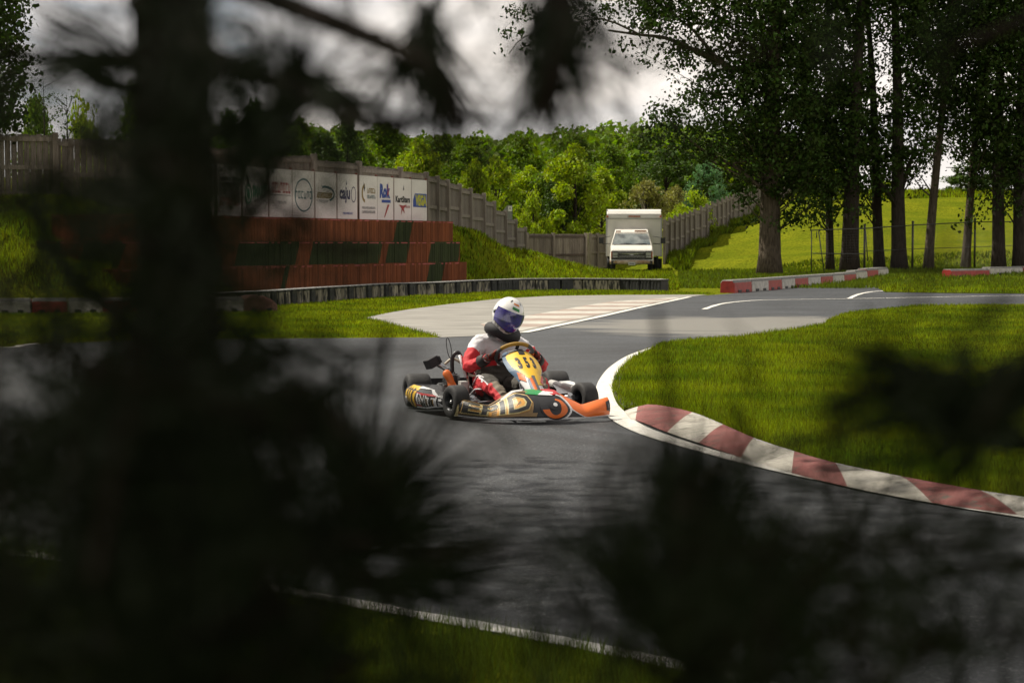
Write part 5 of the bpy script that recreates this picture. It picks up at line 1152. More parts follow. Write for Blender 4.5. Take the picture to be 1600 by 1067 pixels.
def S_pan(u, v):         # number panel: u -1..1 (1 = viewer's right, kart's left), v 0 bottom .. 1 top
    hw = lerpk(v, [0, .25, .5, .62, .8, .93, 1], [.052, .066, .106, .138, .143, .124, .09]); x = -hw * u
    y = .97 - .66 * v + .02 * math.sin(v * 3.1) - .09 * u * u * (.4 + v) + 0; z = .125 + .39 * v + .025 * math.sin(v * 3.14) - .03 * u * u
    return (x - .045 * (v) - .045 * (1 - v), y, z)
mb = MB(); mb.grid(lambda i, j: S_pan(2 * i - 1, j), 32, 40, KWH); cu3 = [i / 16 - 1 for i in range(33)]; cv3 = [i / 20 for i in range(21)]
def dq(polys, m, lay): mb.decal(poly_bm(polys), S_pan, m, .0022 * lay, cu3, cv3)
dq([[(-1, .42), (-.8, .44), (-.55, .55), (-.82, .92), (-.6, .99), (-1, .99)], [(1, .5), (.86, .55), (.9, .85), (1, .95)]], KBL, 1)
dq([[(-.82, .96), (.85, .96), (.88, .99), (-.82, .99)]], KB, 1)
dq([[(-.85, .88), (-.78, .66), (-.45, .46), (-.3, .42), (.1, .46), (.9, .52), (.93, .7), (.8, .90), (.6, .95), (-.65, .95)]], KYE, 2)
dq([[(-.14, .88), (.14, .88), (.24, .99), (-.24, .99)]], KB, 4); dq([ellipse(0, .89, .2, .02, 12)], KB, 3)
dq([[(-.75, .0), (-.15, .0), (-.05, .42), (-.25, .45), (-.5, .40)]], KBL, 1); dq([[(-.35, .16), (.05, .14), (.02, .42), (-.3, .44)]], KOR, 2); dq([[(-.3, .04), (.1, .04), (.1, .16), (-.3, .16)]], KWH, 3)
dq([[(.05, .0), (.35, .0), (.1, .46), (-.1, .46)]], KGY, 4); dq([[(.25, .0), (1, .0), (1, .17), (.2, .17)]], KOR, 3); dq([[(.15, .3), (.9, .34), (.95, .5), (.2, .48)]], KYE, 3); dq([[(.55, .36), (1, .34), (1, .5), (.9, .5)]], KRD, 4); dq([[(-.9, .45), (-.6, .38), (-.5, .5), (-.75, .56)]], KOR, 3)
dq([[(.35, .14), (.95, .2), (.9, .3), (.3, .28)]], KWH, 4)
for i, ch in enumerate('353'): mb.decal(text_bm(ch, -.50 + .40 * i, .60, -.28 + .40 * i, .82, .05, 0), S_pan, KB, .0070, cu3, cv3)
pn = mb.build('number_panel', kart)
s_ = pn.modifiers.new('thick', 'SOLIDIFY'); s_.thickness = .004; s_.offset = -1
# --- seat, engine side
mb = MB()
def S_seat(u, v):
    a = (u - .5) * 2; t = v; y = lerpk(t, [0, .25, .5, 1], [.02, -.22, -.42, -.56]) ; z = lerpk(t, [0, .25, .5, 1], [.07, .05, .13, .46]); hw = lerpk(t, [0, .3, .6, .85, 1], [.18, .20, .21, .185, .12])
    return (hw * math.sin(a * 1.45), y + .16 * (1 - math.cos(a * 1.45)) * (.3 + t) * .9, z + (.13 * (1 - math.cos(a * 1.45)) * (1 - t)))
mb.grid(S_seat, 18, 20, KB); st_ = mb.build('seat', kart); s_ = st_.modifiers.new('t', 'SOLIDIFY'); s_.thickness = .008
mb = MB(); mb.tube([(.295, -.30, .44), (.255, -.24, .26)], .011, mat('stay_white', (.6, .58, .6), .4), 8); mb.tube([(.275, -.31, .435), (.24, -.25, .25)], .006, KRD, 8); mb.tube(smooth_path([(.345, -.34, .30), (.345, -.34, .41), (.315, -.34, .455), (.28, -.33, .44), (.235, -.28, .27)], 4), .017, KB, 10); mb.build('seat_stay', kart)
# engine
eg = Vector((.36, -.33, 0))
mb = MB(); mb.box(eg + Vector((0, 0, .14)), (.17, .22, .13), K_ENG); 
for k in range(7): mb.box(eg + Vector((0, .02, .205 + .012 * k)), (.13 - .004 * k, .15, .006), K_ENG)
mb.tube([eg + Vector((0, .02, .20)), eg + Vector((0, .02, .29))], .05, K_ENG, 14); mb.tube([eg + Vector((0, .02, .28)), eg + Vector((0, .02, .33))], .016, KB, 8)
T = Matrix.Translation(eg + Vector((.095, 0, .13))) @ Matrix.Rotation(R(90), 4, 'Y'); mb.lathe([(.075, -.02), (.075, .02), (.03, .035), (0, .035)], K_ENG, 20, T)
eng = mb.build('engine', kart, bevel=.004)
mb = MB(); mb.tube(smooth_path([eg + Vector((.075, .10, .315)), eg + Vector((.05, .13, .27)), eg + Vector((.03, .15, .21)), eg + Vector((.015, .17, .14)), eg + Vector((.01, .17, .09))], 4), [.018, .03, .034, .034, .034, .032, .03, .03, .034, .036, .036, .034, .032, .03, .03, .03, .028][:17], KOR, 12); mb.build('orange_duct', eng)
mb = MB(); mb.box((0, 0, 0), (.105, .09, .08), K_FOAM, M=Matrix.Translation((.50, -.42, .375)) @ Matrix.Rotation(R(24), 4, 'Y') @ Matrix.Rotation(R(20), 4, 'Z')); mb.box((-.065, 0, 0), (.025, .07, .06), K_FOAM, M=Matrix.Translation((.50, -.42, .375)) @ Matrix.Rotation(R(24), 4, 'Y')); mb.tube([(.45, -.42, .36), (.41, -.42, .34), (.37, -.38, .31)], .022, K_MET, 10); mb.build('air_box', kart, bevel=.006)
mb = MB(); mb.tube(smooth_path([(.40, -.38, .36), (.34, -.36, .405), (.27, -.33, .37), (.22, -.28, .28), (.12, -.2, .26)], 5), .011, K_HOSE, 8); mb.tube(smooth_path([(.235, -.28, .285), (.235, -.24, .2), (.24, -.22, .12)], 4), .009, K_HOSE, 8); mb.build('coolant_hose', kart)
mb = MB(); loop = [(.37 + .018 * math.sin(t), -.30, .50 + .085 * -math.cos(t)) for t in [i * 2 * math.pi / 18 for i in range(19)]]; mb.tube([(x + (z - .42) * .16, y, z) for x, y, z in loop], .0035, KB, 6, caps=False); mb.tube([(.37, -.30, .42), (.36, -.30, .34), (.32, -.30, .26)], .005, KB, 6); mb.build('cable_loop', kart)
mb = MB(); mb.box((.30, -.15, .19), (.06, .1, .09), mat('fuel_tank', (.4, .4, .38), .4)); mb.tube([(.30, -.36, .12), (.34, -.55, .12), (.15, -.68, .14)], .035, K_ENG, 12); mb.tube([(.15, -.68, .14), (-.2, -.68, .15)], .05, K_ENG, 14); mb.build('exhaust', kart)
mb = MB(); mb.tube([(.14, .70, .05), (.16, .74, .17)], .008, KRD, 6); mb.tube([(.10, .75, .17), (.20, .75, .17)], .008, KRD, 6); mb.tube([(-.14, .70, .05), (-.16, .74, .17)], .008, KRD, 6); mb.tube([(-.10, .75, .17), (-.20, .75, .17)], .008, KRD, 6); mb.build('pedals', kart)

# --- driver
drv = empty('person', 'kart driver in red, white and grey suit with white helmet, gripping the wheel', 'person', KO, KR)
SU_R = mat('suit_red', (.50, .018, .025), .75, var=.12, vscale=9, bump=.8, bscale=16, bdist=.015); SU_W = mat('suit_white', (.66, .64, .66), .75, var=.05, vscale=9, bump=.8, bscale=14, bdist=.015)
SU_G = mat('suit_olive_grey', (.045, .040, .033), .85, col2=(.085, .077, .065), vscale=7, bump=1.0, bscale=12, bdist=.02); SU_T = mat('suit_tan', (.16, .13, .095), .8, var=.15, bump=.6, bscale=14, bdist=.012)
GL_R = mat('glove_maroon', (.13, .012, .010), .75, col2=(.22, .03, .015), vscale=20); GL_K = mat('glove_black', (.018, .016, .016), .7); COLR = mat('collar_black', (.012, .011, .014), .75)
def skin_mesh(name, verts, edges, radii, mats, pick, parent, sub=2, folds=False):
    me = bpy.data.meshes.new(name); me.from_pydata(verts, edges, []); ob = bpy.data.objects.new(name, me); COL.objects.link(ob)
    ob.modifiers.new('s', 'SKIN').use_smooth_shade = True
    sv = me.skin_vertices[0].data
    for i, r_ in enumerate(radii): sv[i].radius = (r_, r_) if not hasattr(r_, '__len__') else r_
    sv[0].use_root = True
    m2 = ob.modifiers.new('sub', 'SUBSURF'); m2.levels = m2.render_levels = sub
    dg = bpy.context.evaluated_depsgraph_get(); out = bpy.data.meshes.new_from_object(ob.evaluated_get(dg)); bpy.data.objects.remove(ob)
    out.name = name; out.materials.clear()
    for m_ in mats: out.materials.append(m_)
    for p in out.polygons: p.material_index = pick(p.center); p.use_smooth = True
    if folds:                                            # cloth folds pressed into the suit
        for v in out.vertices:
            c = v.co; a = noise.noise(Vector((c.x * 9, c.y * 16, c.z * 22))); b2 = noise.noise(Vector((c.x * 26 + 5, c.y * 20, c.z * 34)))
            if c.z < .60: v.co = c + v.normal * ((abs(a) - .2) * -.028 + b2 * .005)
    return link(name, out, parent)
V_ = {'pel': (0, -.30, .17), 'spine': (-.02, -.36, .31), 'chest': (-.045, -.34, .45), 'nb': (-.06, -.29, .575), 'neck': (-.07, -.24, .66), 'head': (-.08, -.18, .76),
      'rs': (.135, -.31, .535), 're': (.265, -.17, .335), 'rw': (.165, .055, .425), 'rh': (.135, .11, .455), 'ls': (-.235, -.30, .53), 'le': (-.375, -.14, .33), 'lw': (-.265, .07, .425), 'lh': (-.225, .13, .455),
      'rhip': (.10, -.26, .15), 'rk': (.185, .17, .255), 'rc': (.16, .36, .20), 'ra': (.12, .60, .10), 'rt': (.13, .73, .19), 'lhip': (-.10, -.26, .15), 'lk': (-.235, .20, .255), 'lc': (-.22, .38, .20), 'la': (-.13, .60, .10), 'lt': (-.13, .73, .19)}
names = list(V_); ix = {n_: i for i, n_ in enumerate(names)}
rad = {'pel': (.15, .12), 'spine': (.155, .12), 'chest': (.175, .125), 'nb': .10, 'neck': .07, 'head': .08, 'rs': .082, 're': .062, 'rw': .040, 'rh': .03, 'ls': .082, 'le': .062, 'lw': .040, 'lh': .03, 'rhip': .10, 'rk': .078, 'rc': .066, 'ra': .045, 'rt': .036, 'lhip': .10, 'lk': .078, 'lc': .066, 'la': .045, 'lt': .036}
ed = [('pel','spine'),('spine','chest'),('chest','nb'),('nb','neck'),('neck','head'),('chest','rs'),('rs','re'),('re','rw'),('rw','rh'),('chest','ls'),('ls','le'),('le','lw'),('lw','lh'),('pel','rhip'),('rhip','rk'),('rk','rc'),('rc','ra'),('ra','rt'),('pel','lhip'),('lhip','lk'),('lk','lc'),('lc','la'),('la','lt')]
def seg_d(c, a, b_):
    a = Vector(V_[a]); b_ = Vector(V_[b_]); t = max(0, min(1, (c - a).dot(b_ - a) / (b_ - a).length_squared)); return (c - a.lerp(b_, t)).length, t
def pick(c):
    best = min(ed, key=lambda e: seg_d(c, *e)[0] / (rad[e[0]] if not hasattr(rad[e[0]], '__len__') else .15)); e = set(best)
    if e <= {'rt', 'ra', 'lt', 'la'}: return 4
    if e & {'re', 'le'}:
        _, t = seg_d(c, *best)
        if 'rs' in e or 'ls' in e: return 1 if t < .05 + (.2 if c.z > .56 else 0) else 0
        return 0
    if e & {'rw', 'lw', 'rh', 'lh'}: return 4
    if e & {'rk', 'lk', 'rhip', 'lhip', 'rc', 'lc'} and c.z < .4:
        sx = 1 if (best[1][0] == 'r') else -1
        _, t = seg_d(c, *best); mid = Vector(V_[best[0]]).lerp(Vector(V_[best[1]]), t)
        out_ = (c.x - mid.x) * sx
        if best[1] in ('ra', 'la') or best[1] == 'lc' or (best[1] == 'rc' and t > .75): return 3 if out_ < .035 else 0
        if out_ > .058 - (.03 if c.z < mid.z else 0): return 0
        if .050 < out_ <= .058 and c.z > mid.z: return 1
        return 2
    if c.z < .35: return 2
    if c.z < .45 and -.02 < c.x < .09 and c.y > -.33: return 0
    return 1
body = skin_mesh('body', [V_[n_] for n_ in names], [(ix[a], ix[b_]) for a, b_ in ed], [rad[n_] for n_ in names], [SU_R, SU_W, SU_G, SU_T, COLR], pick, drv, 3, True)
# white piping along the right thigh and arms
mb = MB(); mb.tube(smooth_path([(.205, -.20, .20), (.235, -.02, .25), (.245, .14, .30), (.20, .25, .27), (.175, .33, .22)], 5), .006, SU_W, 6); mb.tube(smooth_path([(.235, -.22, .12), (.275, .0, .14), (.275, .14, .19), (.25, .24, .2)], 5), .006, SU_W, 6); mb.build('piping', drv)
# gloves: palm, five fingers curled round the rim
def glove(side):
    wr = Vector(V_['rw' if side > 0 else 'lw']); ang = R(192 if side > 0 else -12)   # place on the rim
    rimc = lambda a, r_=.150: TS @ Vector((-side * r_ * math.cos(a) * -1 if 0 else r_ * math.cos(a), r_ * math.sin(a) * .93, 0))
    a0 = 0.0 + (R(-6) if side > 0 else R(186)); g = rimc(a0); n_ = (TS.to_3x3() @ Vector((0, 0, 1))).normalized(); radial = (g - SW).normalized(); tang = n_.cross(radial).normalized()
    vs = [wr]; es = []; rr = [(.040, .036)]
    palm = g + radial * .030 - n_ * .004; vs.append(tuple(wr.lerp(palm, .6))); rr.append((.040, .028)); es.append((0, 1)); vs.append(tuple(palm)); rr.append((.036, .022)); es.append((1, 2))
    for k, (off_, ln) in enumerate(((-.033, .9), (-.011, 1.05), (.011, 1.0), (.032, .8))):
        kn = g + tang * off_ + radial * .022 + n_ * .018; p1 = g + tang * off_ * 1.05 + n_ * .030 - radial * .004; p2 = g + tang * off_ - radial * .027 * ln + n_ * .012; p3 = g + tang * off_ - radial * .024 * ln - n_ * .014
        b_ = len(vs); vs += [tuple(kn), tuple(p1), tuple(p2), tuple(p3)]; rr += [.0115, .0105, .0095, .0085]; es += [(2, b_), (b_, b_ + 1), (b_ + 1, b_ + 2), (b_ + 2, b_ + 3)]
    s2 = 1 if tang.z > 0 else -1
    b_ = len(vs); vs += [tuple(g + tang * .050 * s2 + radial * .016), tuple(g + tang * .062 * s2 - radial * .012 + n_ * .012), tuple(g + tang * .058 * s2 - radial * .026 - n_ * .002)]; rr += [.013, .0115, .0095]; es += [(1, b_), (b_, b_ + 1), (b_ + 1, b_ + 2)]
    o = skin_mesh('glove', [tuple(v) for v in vs], es, rr, [GL_R, GL_K, SU_W], lambda c: 1 if (c - wr).length < .045 or noise.noise(c * 38) > .18 else (2 if abs((c - wr).length - .062) < .008 else 0), drv, 2)
    mb_ = MB(); el = Vector(V_['re' if side > 0 else 'le']); d = (wr - el).normalized(); mb_.tube([wr - d * .065, wr - d * .02, wr + d * .012], [.052, .05, .044], GL_K, 14); mb_.build('cuff', o)
glove(1); glove(-1)
# collar
mb = MB(); TC = Matrix.Translation((-.055, -.225, .635)) @ Matrix.Rotation(R(-14), 4, 'X') @ Matrix.Rotation(R(-15), 4, 'Y')
mb.tube([(.104 * math.cos(i * 2 * math.pi / 28), .108 * math.sin(i * 2 * math.pi / 28), .012 * math.sin(i * .449)) for i in range(28)], .054, COLR, 12, closed=True, M=TC); mb.build('neck_collar', drv)
# helmet
HM = Matrix.Translation((-.080, -.155, .772)) @ Matrix.Rotation(R(-19), 4, 'Y') @ Matrix.Rotation(R(6), 4, 'Z') @ Matrix.Rotation(R(-12), 4, 'X')
H_W = mat('helmet_white', (.72, .71, .69), .22, coat=.6, var=.03); H_V = mat('blue_visor', (.014, .010, .10), .08, col2=(.05, .035, .28), vscale=9, coat=1.0, spec=.8); H_K = mat('helmet_black', (.012, .012, .014), .4); H_S = mat('helmet_silver', (.30, .29, .28), .35, coat=.4)
def S_h(az, el, off=0.0):      # az 0 = forward (+y), radians
    ce, se = math.cos(el), math.sin(el); f = math.cos(az)
    rx, ry, rz_ = .128, .152, .152
    x = rx * ce * math.sin(az); y = ry * ce * f; z = rz_ * se
    low = max(0, -se)
    if f > 0: y += .030 * low * f ** 2 * (1.2 - low) * 2.2; x *= 1 - .10 * low * f
    z -= .018 * low * max(0, f); z *= 1.0 if se > 0 else 1.02
    p = Vector((x, y, z)); n_ = p.normalized(); return p + n_ * off
mb = MB(); nu, nv = 56, 32; E0 = R(-62)
def helm_mat(az, el):
    a = abs(az)
    if el < R(-56): return H_K
    if a < R(70) and R(-24 - 10 * math.cos(az)) < el < R(20): return H_K
    if a < R(12) and R(-44) < el <= R(-30): return H_K
    if R(-52) < el < R(-22) and R(20) < a < R(80) and noise.noise(Vector((az * 7, el * 11, 2))) > .12: return H_S
    return H_W
for j in range(nv):
    for i in range(nu):
        a0_, a1_ = -math.pi + 2 * math.pi * i / nu, -math.pi + 2 * math.pi * (i + 1) / nu; e0_, e1_ = E0 + (R(90) - E0) * j / nv, E0 + (R(90) - E0) * (j + 1) / nv
        mb.add([S_h(a0_, e0_), S_h(a1_, e0_), S_h(a1_, e1_), S_h(a0_, e1_)], [(0, 3, 2, 1)], helm_mat((a0_ + a1_) / 2, (e0_ + e1_) / 2), True, HM)
def Sd(u, v): return HM @ S_h(-u, v, .002)
def dh(polys, m, off=.0): 
    mb.decal(poly_bm([[(R(a), R(b_)) for a, b_ in p] for p in polys]), Sd, m, off + .0005, [R(x) for x in range(-80, 81, 8)], [R(x) for x in range(-60, 81, 8)])
O_, G_ = paint('flag_orange', .62, .20, .06), paint('flag_green', .02, .20, .05)
dh([[(-17, 48), (17, 46), (17, 53), (-17, 55)]], O_); dh([[(-17, 31), (17, 28), (17, 37), (-17, 40)]], G_)
dh([[(-42, 54), (-36, 52), (-30, 62), (-36, 66)], [(33, 52), (39, 54), (36, 64), (31, 62)]], H_K)
hel = mb.build('helmet', drv)
me = hel.data; bm = bmesh.new(); bm.from_mesh(me); bmesh.ops.remove_doubles(bm, verts=bm.verts, dist=.0004); bm.to_mesh(me); bm.free()
mb = MB()
def vis(u, v):
    az = R(-76 + 152 * u); lo = -22 - 14 * math.cos(az) ** 2; hi = 19 + 3 * math.cos(az); e = .12 * (1 - min(1, 4 * (1 - abs(2 * u - 1)))) if 0 else 0
    return HM @ S_h(az, R(lo + (hi - lo) * v), .006)
mb.grid(vis, 30, 8, H_V); mb.build('visor', hel)
mb = MB()
for sx in (-1, 1): T = HM @ Matrix.Translation((sx * .126, .02, .0)) @ Matrix.Rotation(R(90) * sx, 4, 'Y'); mb.lathe([(.0, .010), (.014, .009), (.018, 0)], H_K, 14, T)
mb.tube([HM @ S_h(R(a), R(-24 - 14 * math.cos(R(a)) ** 2), .004) for a in range(-76, 77, 8)], .003, H_K, 6); mb.build('visor_seal', hel)
# ================================================================ NEAR PINES (out of focus, between camera and track)
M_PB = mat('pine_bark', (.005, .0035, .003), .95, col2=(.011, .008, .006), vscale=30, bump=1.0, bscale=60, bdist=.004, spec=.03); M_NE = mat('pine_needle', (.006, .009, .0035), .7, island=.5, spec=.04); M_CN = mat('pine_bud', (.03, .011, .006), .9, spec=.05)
VEIL = [ # how much of each 50-pixel square of the photo the near pines cover, 0..9; part of it stands in for edge darkening
 "95559987644668626860000000345666",
 "87558997765778525952000000023455",
 "63537998789766761594200000002344",
 "73358998883335527731000000000000",
 "76668964461011003311000000000000",
 "87469920111000000011000000000000",
 "86669921111000000000000000000000",
 "44668976741000000000000000000000",
 "55677986741000000000000000000000",
 "85678975400000000000000000000000",
 "88888888400000000000000000000000",
 "88888888621000000000000001122333",
 "99999999963100000000000001346777",
 "99999999985431000000001112457887",
 "99999999987643111111222223346765",
 "99999999999752112223578755545555",
 "99999999999864322246899876555666",
 "99999999999965333444788997666777",
 "99999999999988643334568998777777",
 "99999999998765443455789998888888",
 "99999999976554433334457888888888",
 "99999999997765443333344577888888"]
KN = .64
def PN(px, py, D): return PD(px, py, D * KN)
def tuft(c, axis, n, L_, spread):
    """a fan of n needles leaving c, mostly along axis"""
    axis = np.array(axis, float); axis /= np.linalg.norm(axis); d = rng.normal(size=(n, 3)); d /= np.linalg.norm(d, axis=1)[:, None]; d = d * spread + axis; d /= np.linalg.norm(d, axis=1)[:, None]
    l = L_ * rng.uniform(.7, 1.15, (n, 1)); b_ = np.array(c) - axis * rng.uniform(0, .03, (n, 1)); return b_, b_ + d * l
trees = {}
def pine(name_label, base, r0):
    root = empty('pine_tree', name_label, 'pine tree', base); return root
pA = pine('dark blurred pine filling the left side of the view, its trunk crossing top to bottom', (XD(270, 1.5*KN), 1.5*KN, 0), .04)
pB = pine('small dark blurred pine whose needle tips rise at the lower centre right', (XD(1120, 1.15*KN), 1.15*KN, 0), .02)
pC = pine('blurred pine reaching in from beyond the right edge', (XD(1900, 1.6*KN), 1.6*KN, 0), .04)
def skel(root, paths, names_r):
    off = root.location
    for nm, path, r_, m in paths:
        mb = MB(); pp = smooth_path([Vector(p) - off for p in path], 5); k = len(pp); r1 = r_[1]
        rk = .80 if nm == 'trunk' else .5; mb.tube(pp, [rk * (r_[0] + (r1 - r_[0]) * i / (k - 1)) for i in range(k)], m, 10); mb.build(nm, root)
def q(px, py, D): return PN(px, py, D)
skel(pA, [('trunk', [(XD(268, 1.5*KN), 1.5*KN, -.1), q(275, 1000, 1.5), q(282, 650, 1.5), q(274, 300, 1.5), q(268, 0, 1.5), q(262, -700, 1.5), q(270, -2600, 1.5)], (.032, .023), M_PB),
  ('branch', [q(270, 130, 1.5), q(180, 135, 1.45), q(90, 95, 1.4), q(-40, 80, 1.35)], (.010, .004), M_PB), ('branch', [q(275, 60, 1.5), q(380, 110, 1.3), q(480, 150, 1.15), q(560, 190, 1.05), q(640, 200, 1.0)], (.012, .004), M_PB),
  ('branch', [q(272, -60, 1.5), q(480, 20, 1.2), q(600, 70, 1.1), q(690, 120, 1.05), q(720, 200, 1.0)], (.012, .005), M_PB), ('branch', [q(276, 240, 1.5), q(345, 205, 1.3), q(420, 180, 1.2), q(465, 120, 1.15)], (.010, .004), M_PB),
  ('branch', [q(280, 560, 1.5), q(190, 500, 1.4), q(100, 420, 1.3), q(30, 300, 1.25)], (.010, .004), M_PB), ('branch', [q(282, 700, 1.5), q(380, 640, 1.2), q(450, 620, 1.05), q(520, 650, .95), q(590, 780, .9)], (.011, .005), M_PB),
  ('branch', [q(280, 860, 1.5), q(420, 840, 1.2), q(560, 850, 1.0), q(700, 880, .9)], (.010, .004), M_PB), ('branch', [q(280, 760, 1.5), q(150, 740, 1.3), q(20, 700, 1.2)], (.010, .004), M_PB), ('branch', [q(280, 950, 1.5), q(120, 930, 1.3), q(-40, 900, 1.2)], (.010, .004), M_PB),
  ('branch', [q(268, -900, 1.5), q(560, -420, 1.2), q(760, -160, 1.05), q(880, 0, 1.0), q(872, 90, 1.0), q(845, 190, 1.0)], (.014, .005), M_PB)], None)
skel(pB, [('trunk', [(XD(1120, 1.15*KN), 1.15*KN, -.05), q(1105, 1400, 1.1), q(1090, 1000, 1.05), q(1085, 850, 1.0), q(1080, 740, 1.0)], (.016, .006), M_PB), ('branch', [q(1095, 1050, 1.05), q(1200, 960, 1.0), q(1300, 880, .95)], (.006, .003), M_PB), ('branch', [q(1095, 1100, 1.05), q(960, 1000, .95), q(880, 930, .9)], (.006, .003), M_PB), ('branch', [q(1100, 1200, 1.05), q(1350, 1080, .95), q(1500, 980, .9)], (.007, .003), M_PB)], None)
skel(pC, [('trunk', [(XD(1900, 1.6*KN), 1.6*KN, -.1), (XD(1890, 1.6*KN), 1.6*KN, 1.2), (XD(1880, 1.6*KN), 1.6*KN, 3.2)], (.05, .035), M_PB), ('branch', [q(1895, 500, 1.6), q(1700, 560, 1.4), q(1560, 600, 1.3), q(1440, 640, 1.25)], (.010, .004), M_PB), ('branch', [q(1892, -200, 1.6), q(1650, 0, 1.35), q(1480, 80, 1.25)], (.010, .004), M_PB), ('branch', [q(1900, 900, 1.6), q(1650, 880, 1.3), q(1450, 900, 1.2)], (.010, .004), M_PB)], None)
buf = {'A': [[], [], []], 'B': [[], [], []], 'C': [[], [], []]}; twig = {k: MB() for k in buf}; ROOT = {'A': pA, 'B': pB, 'C': pC}
def put(k, b_, t_, w_):
    o = np.array(ROOT[k].location); buf[k][0].append(b_ - o); buf[k][1].append(t_ - o); buf[k][2].append(np.full(len(b_), w_))
def owner(px, py):
    if py < 230 and px > 1120: return 'C'
    if px < 830 or py < 300: return 'A'
    if px > 1330: return 'C'
    return 'B'
for r_, row in enumerate(VEIL):
    for c_, ch in enumerate(row):
        o = int(ch) / 9.18
        if o <= 0: continue
        if r_ < 5 and 16 <= c_ < 20: o *= .8
        if c_ >= 19 and r_ < 4: o *= .45
        dens = -math.log(1 - o); D = random.uniform(.8, 1.35); D *= KN; area = (50 / F * D) ** 2; wn = .0012; Ln = .028
        n = dens * area / (wn * Ln * .62) * (2.4 if r_ > 9 or r_ < 5 and 3 <= c_ < 9 or c_ < 6 and r_ > 3 or 4 <= c_ < 10 and 0 < r_ < 4 else 1.5) * (1.35 if c_ < 10 and r_ > 3 and not (6 <= c_ < 10 and r_ < 10) else 1); kt = max(1, int(round(n / 9)))
        for t in range(kt):
            if random.random() > n / 9 / kt: continue
            px = (c_ + random.random()) * 50; py = (r_ + random.random()) * 50; D = random.uniform(.7, 1.35) * KN
            p = PD(px, py, D); k = owner(px, py)
            ax = Vector((random.gauss(0, 1), random.gauss(0, .6), random.gauss(.25, 1))).normalized(); sc = D / (1.05 * KN)
            b_, t_ = tuft(p - ax * .02, ax, int(9 / sc ** 0) , Ln * random.uniform(.8, 1.2), .55); put(k, b_, t_, wn * sc)
            if random.random() < .08:
                back = p - ax * random.uniform(.05, .09); o_ = ROOT[k].location; twig[k].tube([back - o_, p - o_], [.0014, .0010], M_PB, 4, caps=False)
# shoots whose needle fans can be told apart
for px, py, D, ax, n, L_, k in [(600,770,1.6,(.6,0,.8),130,.085,'A'),(560,800,1.5,(.2,0,1),110,.08,'A'),(640,830,1.6,(1,0,.25),110,.09,'A'),(540,700,1.5,(-.2,0,1),90,.075,'A'),(690,150,1.5,(.2,0,-1),120,.07,'A'),(720,190,1.5,(.7,0,-.6),60,.06,'A'),(640,110,1.5,(-.4,0,-1),70,.065,'A'),(560,170,1.5,(.8,0,-.5),70,.06,'A'),
   (875,90,1.3,(-.1,0,-1),230,.06,'A'),(850,165,1.5,(-.15,0,-1),170,.055,'A'),(870,30,1.3,(0,0,-1),170,.06,'A'),(895,110,1.5,(.6,0,-.9),90,.06,'A'),(1090,860,1.4,(0,0,1),260,.08,'B'),(1080,790,1.4,(.1,0,1),200,.07,'B'),(1060,950,1.4,(-.4,0,1),200,.08,'B'),(1150,960,1.4,(.6,0,1),160,.085,'B'),(980,900,1.4,(-.6,0,1),110,.08,'B'),(1230,930,1.4,(.5,0,1),110,.08,'B'),
   (1430,610,1.25,(-.9,0,.1),150,.075,'C'),(1500,650,1.25,(-.7,0,.3),140,.08,'C'),(1560,610,1.25,(-.7,0,-.4),140,.08,'C'),(395,180,1.2,(.2,0,1),110,.035,'A'),(440,160,1.2,(.2,0,1),130,.045,'A'),(470,90,1.2,(.3,0,1),120,.045,'A'),(100,90,1.4,(-1,0,.1),100,.07,'A'),(360,580,1.2,(.6,0,.4),120,.05,'A'),(450,650,1.2,(.8,0,.2),110,.05,'A'),(700,900,1.5,(1,0,.1),70,.08,'A')]:
    p = PN(px, py, D); b_, t_ = tuft(p, ax, int(n * (.55 if k == 'A' and py < 240 else 1.0)), L_ * .95, .75 if py < 240 else .5); b_ = b_ - np.array(Vector(ax).normalized()) * rng.uniform(0, L_ * .45, (len(b_), 1)); put(k, b_, t_, .0017)
    a_ = Vector(ax).normalized(); o_ = ROOT[k].location; mb_ = twig[k]; mb_.tube([p - a_ * L_ * .5 - o_, p + a_ * .004 - o_], [.004, .0025], M_CN, 6, caps=False)
# unseen crowns added above the frame to shade the near needles and ground
for k, cx, cy, n in (('A', -.5, 1.2, 1500), ('C', .9, 1.3, 900)):
    for t in range(n):
        a = random.uniform(0, 6.28); rr = 1.5 * math.sqrt(random.random()); z = random.uniform(2.35, 4.6); rr *= (5.0 - z) / 2.6
        p = Vector((cx + rr * math.cos(a), cy + rr * math.sin(a), z)); 
        if p.z < CAMH + .30 * p.y + .35 and p.y > 0: continue
        b_, t_ = tuft(p, (math.cos(a), math.sin(a), .4), 16, .10, .7); put(k, b_, t_, .004)
        if t % 6 == 0: o_ = ROOT[k].location; twig[k].tube([Vector((o_.x, o_.y, z - .1)) - o_, p - o_], [.006, .003], M_PB, 4, caps=False)
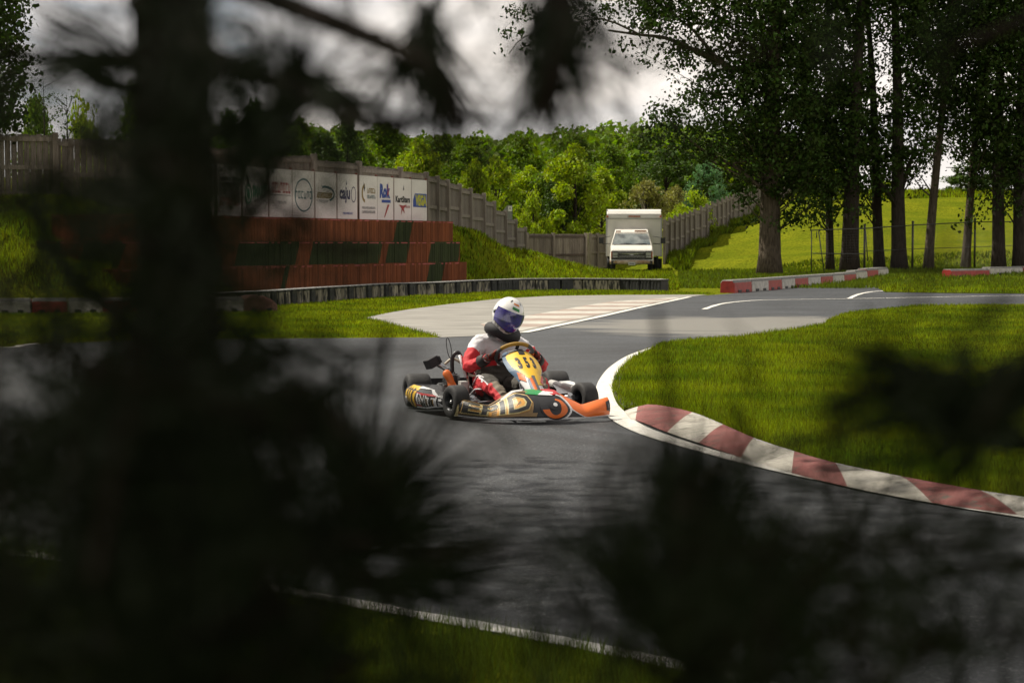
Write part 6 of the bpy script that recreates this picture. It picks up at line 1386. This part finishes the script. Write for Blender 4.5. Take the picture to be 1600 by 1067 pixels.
# unseen pine added outside the left edge so its crown shades the near grass and trunk
pD = pine('unseen tall pine added outside the left edge to shade the near grass', (-5.4, 8.2, 0), .14); ROOT['D'] = pD; buf['D'] = [[], [], []]; twig['D'] = MB()
for t in range(5200):
    z = random.uniform(2.9, 9.0); rr = (4.9 if z < 6.5 else 4.9 * (10 - z) / 3.5) * math.sqrt(random.random()); a = random.uniform(0, 6.28); p = Vector((-3.7 + rr * math.cos(a), 8.2 + rr * math.sin(a), z))
    if p.z < CAMH + .15 * p.y + .45 and p.x > -.36 * p.y - .5: continue
    b_, t_ = tuft(p, (math.cos(a), math.sin(a), .3), 18, .22, .8); put('D', b_, t_, .012)
    if t % 12 == 0: twig['D'].tube([Vector((0, 0, z - .3)), p - pD.location], [.02, .008], M_PB, 4, caps=False)
mb = MB(); mb.tube([(0, 0, -.1), (.05, 0, 3), (0, .05, 6.5), (0, 0, 9.2)], [.16, .13, .09, .02], M_PB, 12); mb.build('trunk', pD)
mb = MB(); mb.tube([(0, 0, 3.0), (0, 0, 4.8)], [.03, .008], M_PB, 8); mb.build('leader', pA)
for k in buf:                                            # needles and the twigs that carry them: one foliage mesh per tree
    base, tip, w_ = (np.concatenate(b_) for b_ in buf[k])
    d = tip - base; n = len(d); a = rng.normal(size=(n, 3)); u = np.cross(d, a); u /= np.linalg.norm(u, axis=1)[:, None]; v = np.cross(d, u); v /= np.linalg.norm(v, axis=1)[:, None]; w_ = w_.reshape(-1, 1)
    V = np.stack([base + u * w_ * .5, base - u * w_ * .25 + v * w_ * .43, base - u * w_ * .25 - v * w_ * .43, tip], 1).reshape(-1, 3)
    Fc = (np.arange(n)[:, None, None] * 4 + np.array([[0, 1, 3], [1, 2, 3], [2, 0, 3]])[None]).reshape(-1, 3)
    tw = twig[k]; tv = np.array([tuple(p) for p in tw.v]); tf = np.array([t for f in tw.f for t in ((f[0], f[1], f[2]), (f[0], f[2], f[3]))])
    np_mesh('foliage', np.concatenate([V, tv]), np.concatenate([Fc, tf + len(V)]), [M_NE, M_PB], ROOT[k], mi=np.concatenate([np.zeros(len(Fc)), np.ones(len(tf))]))
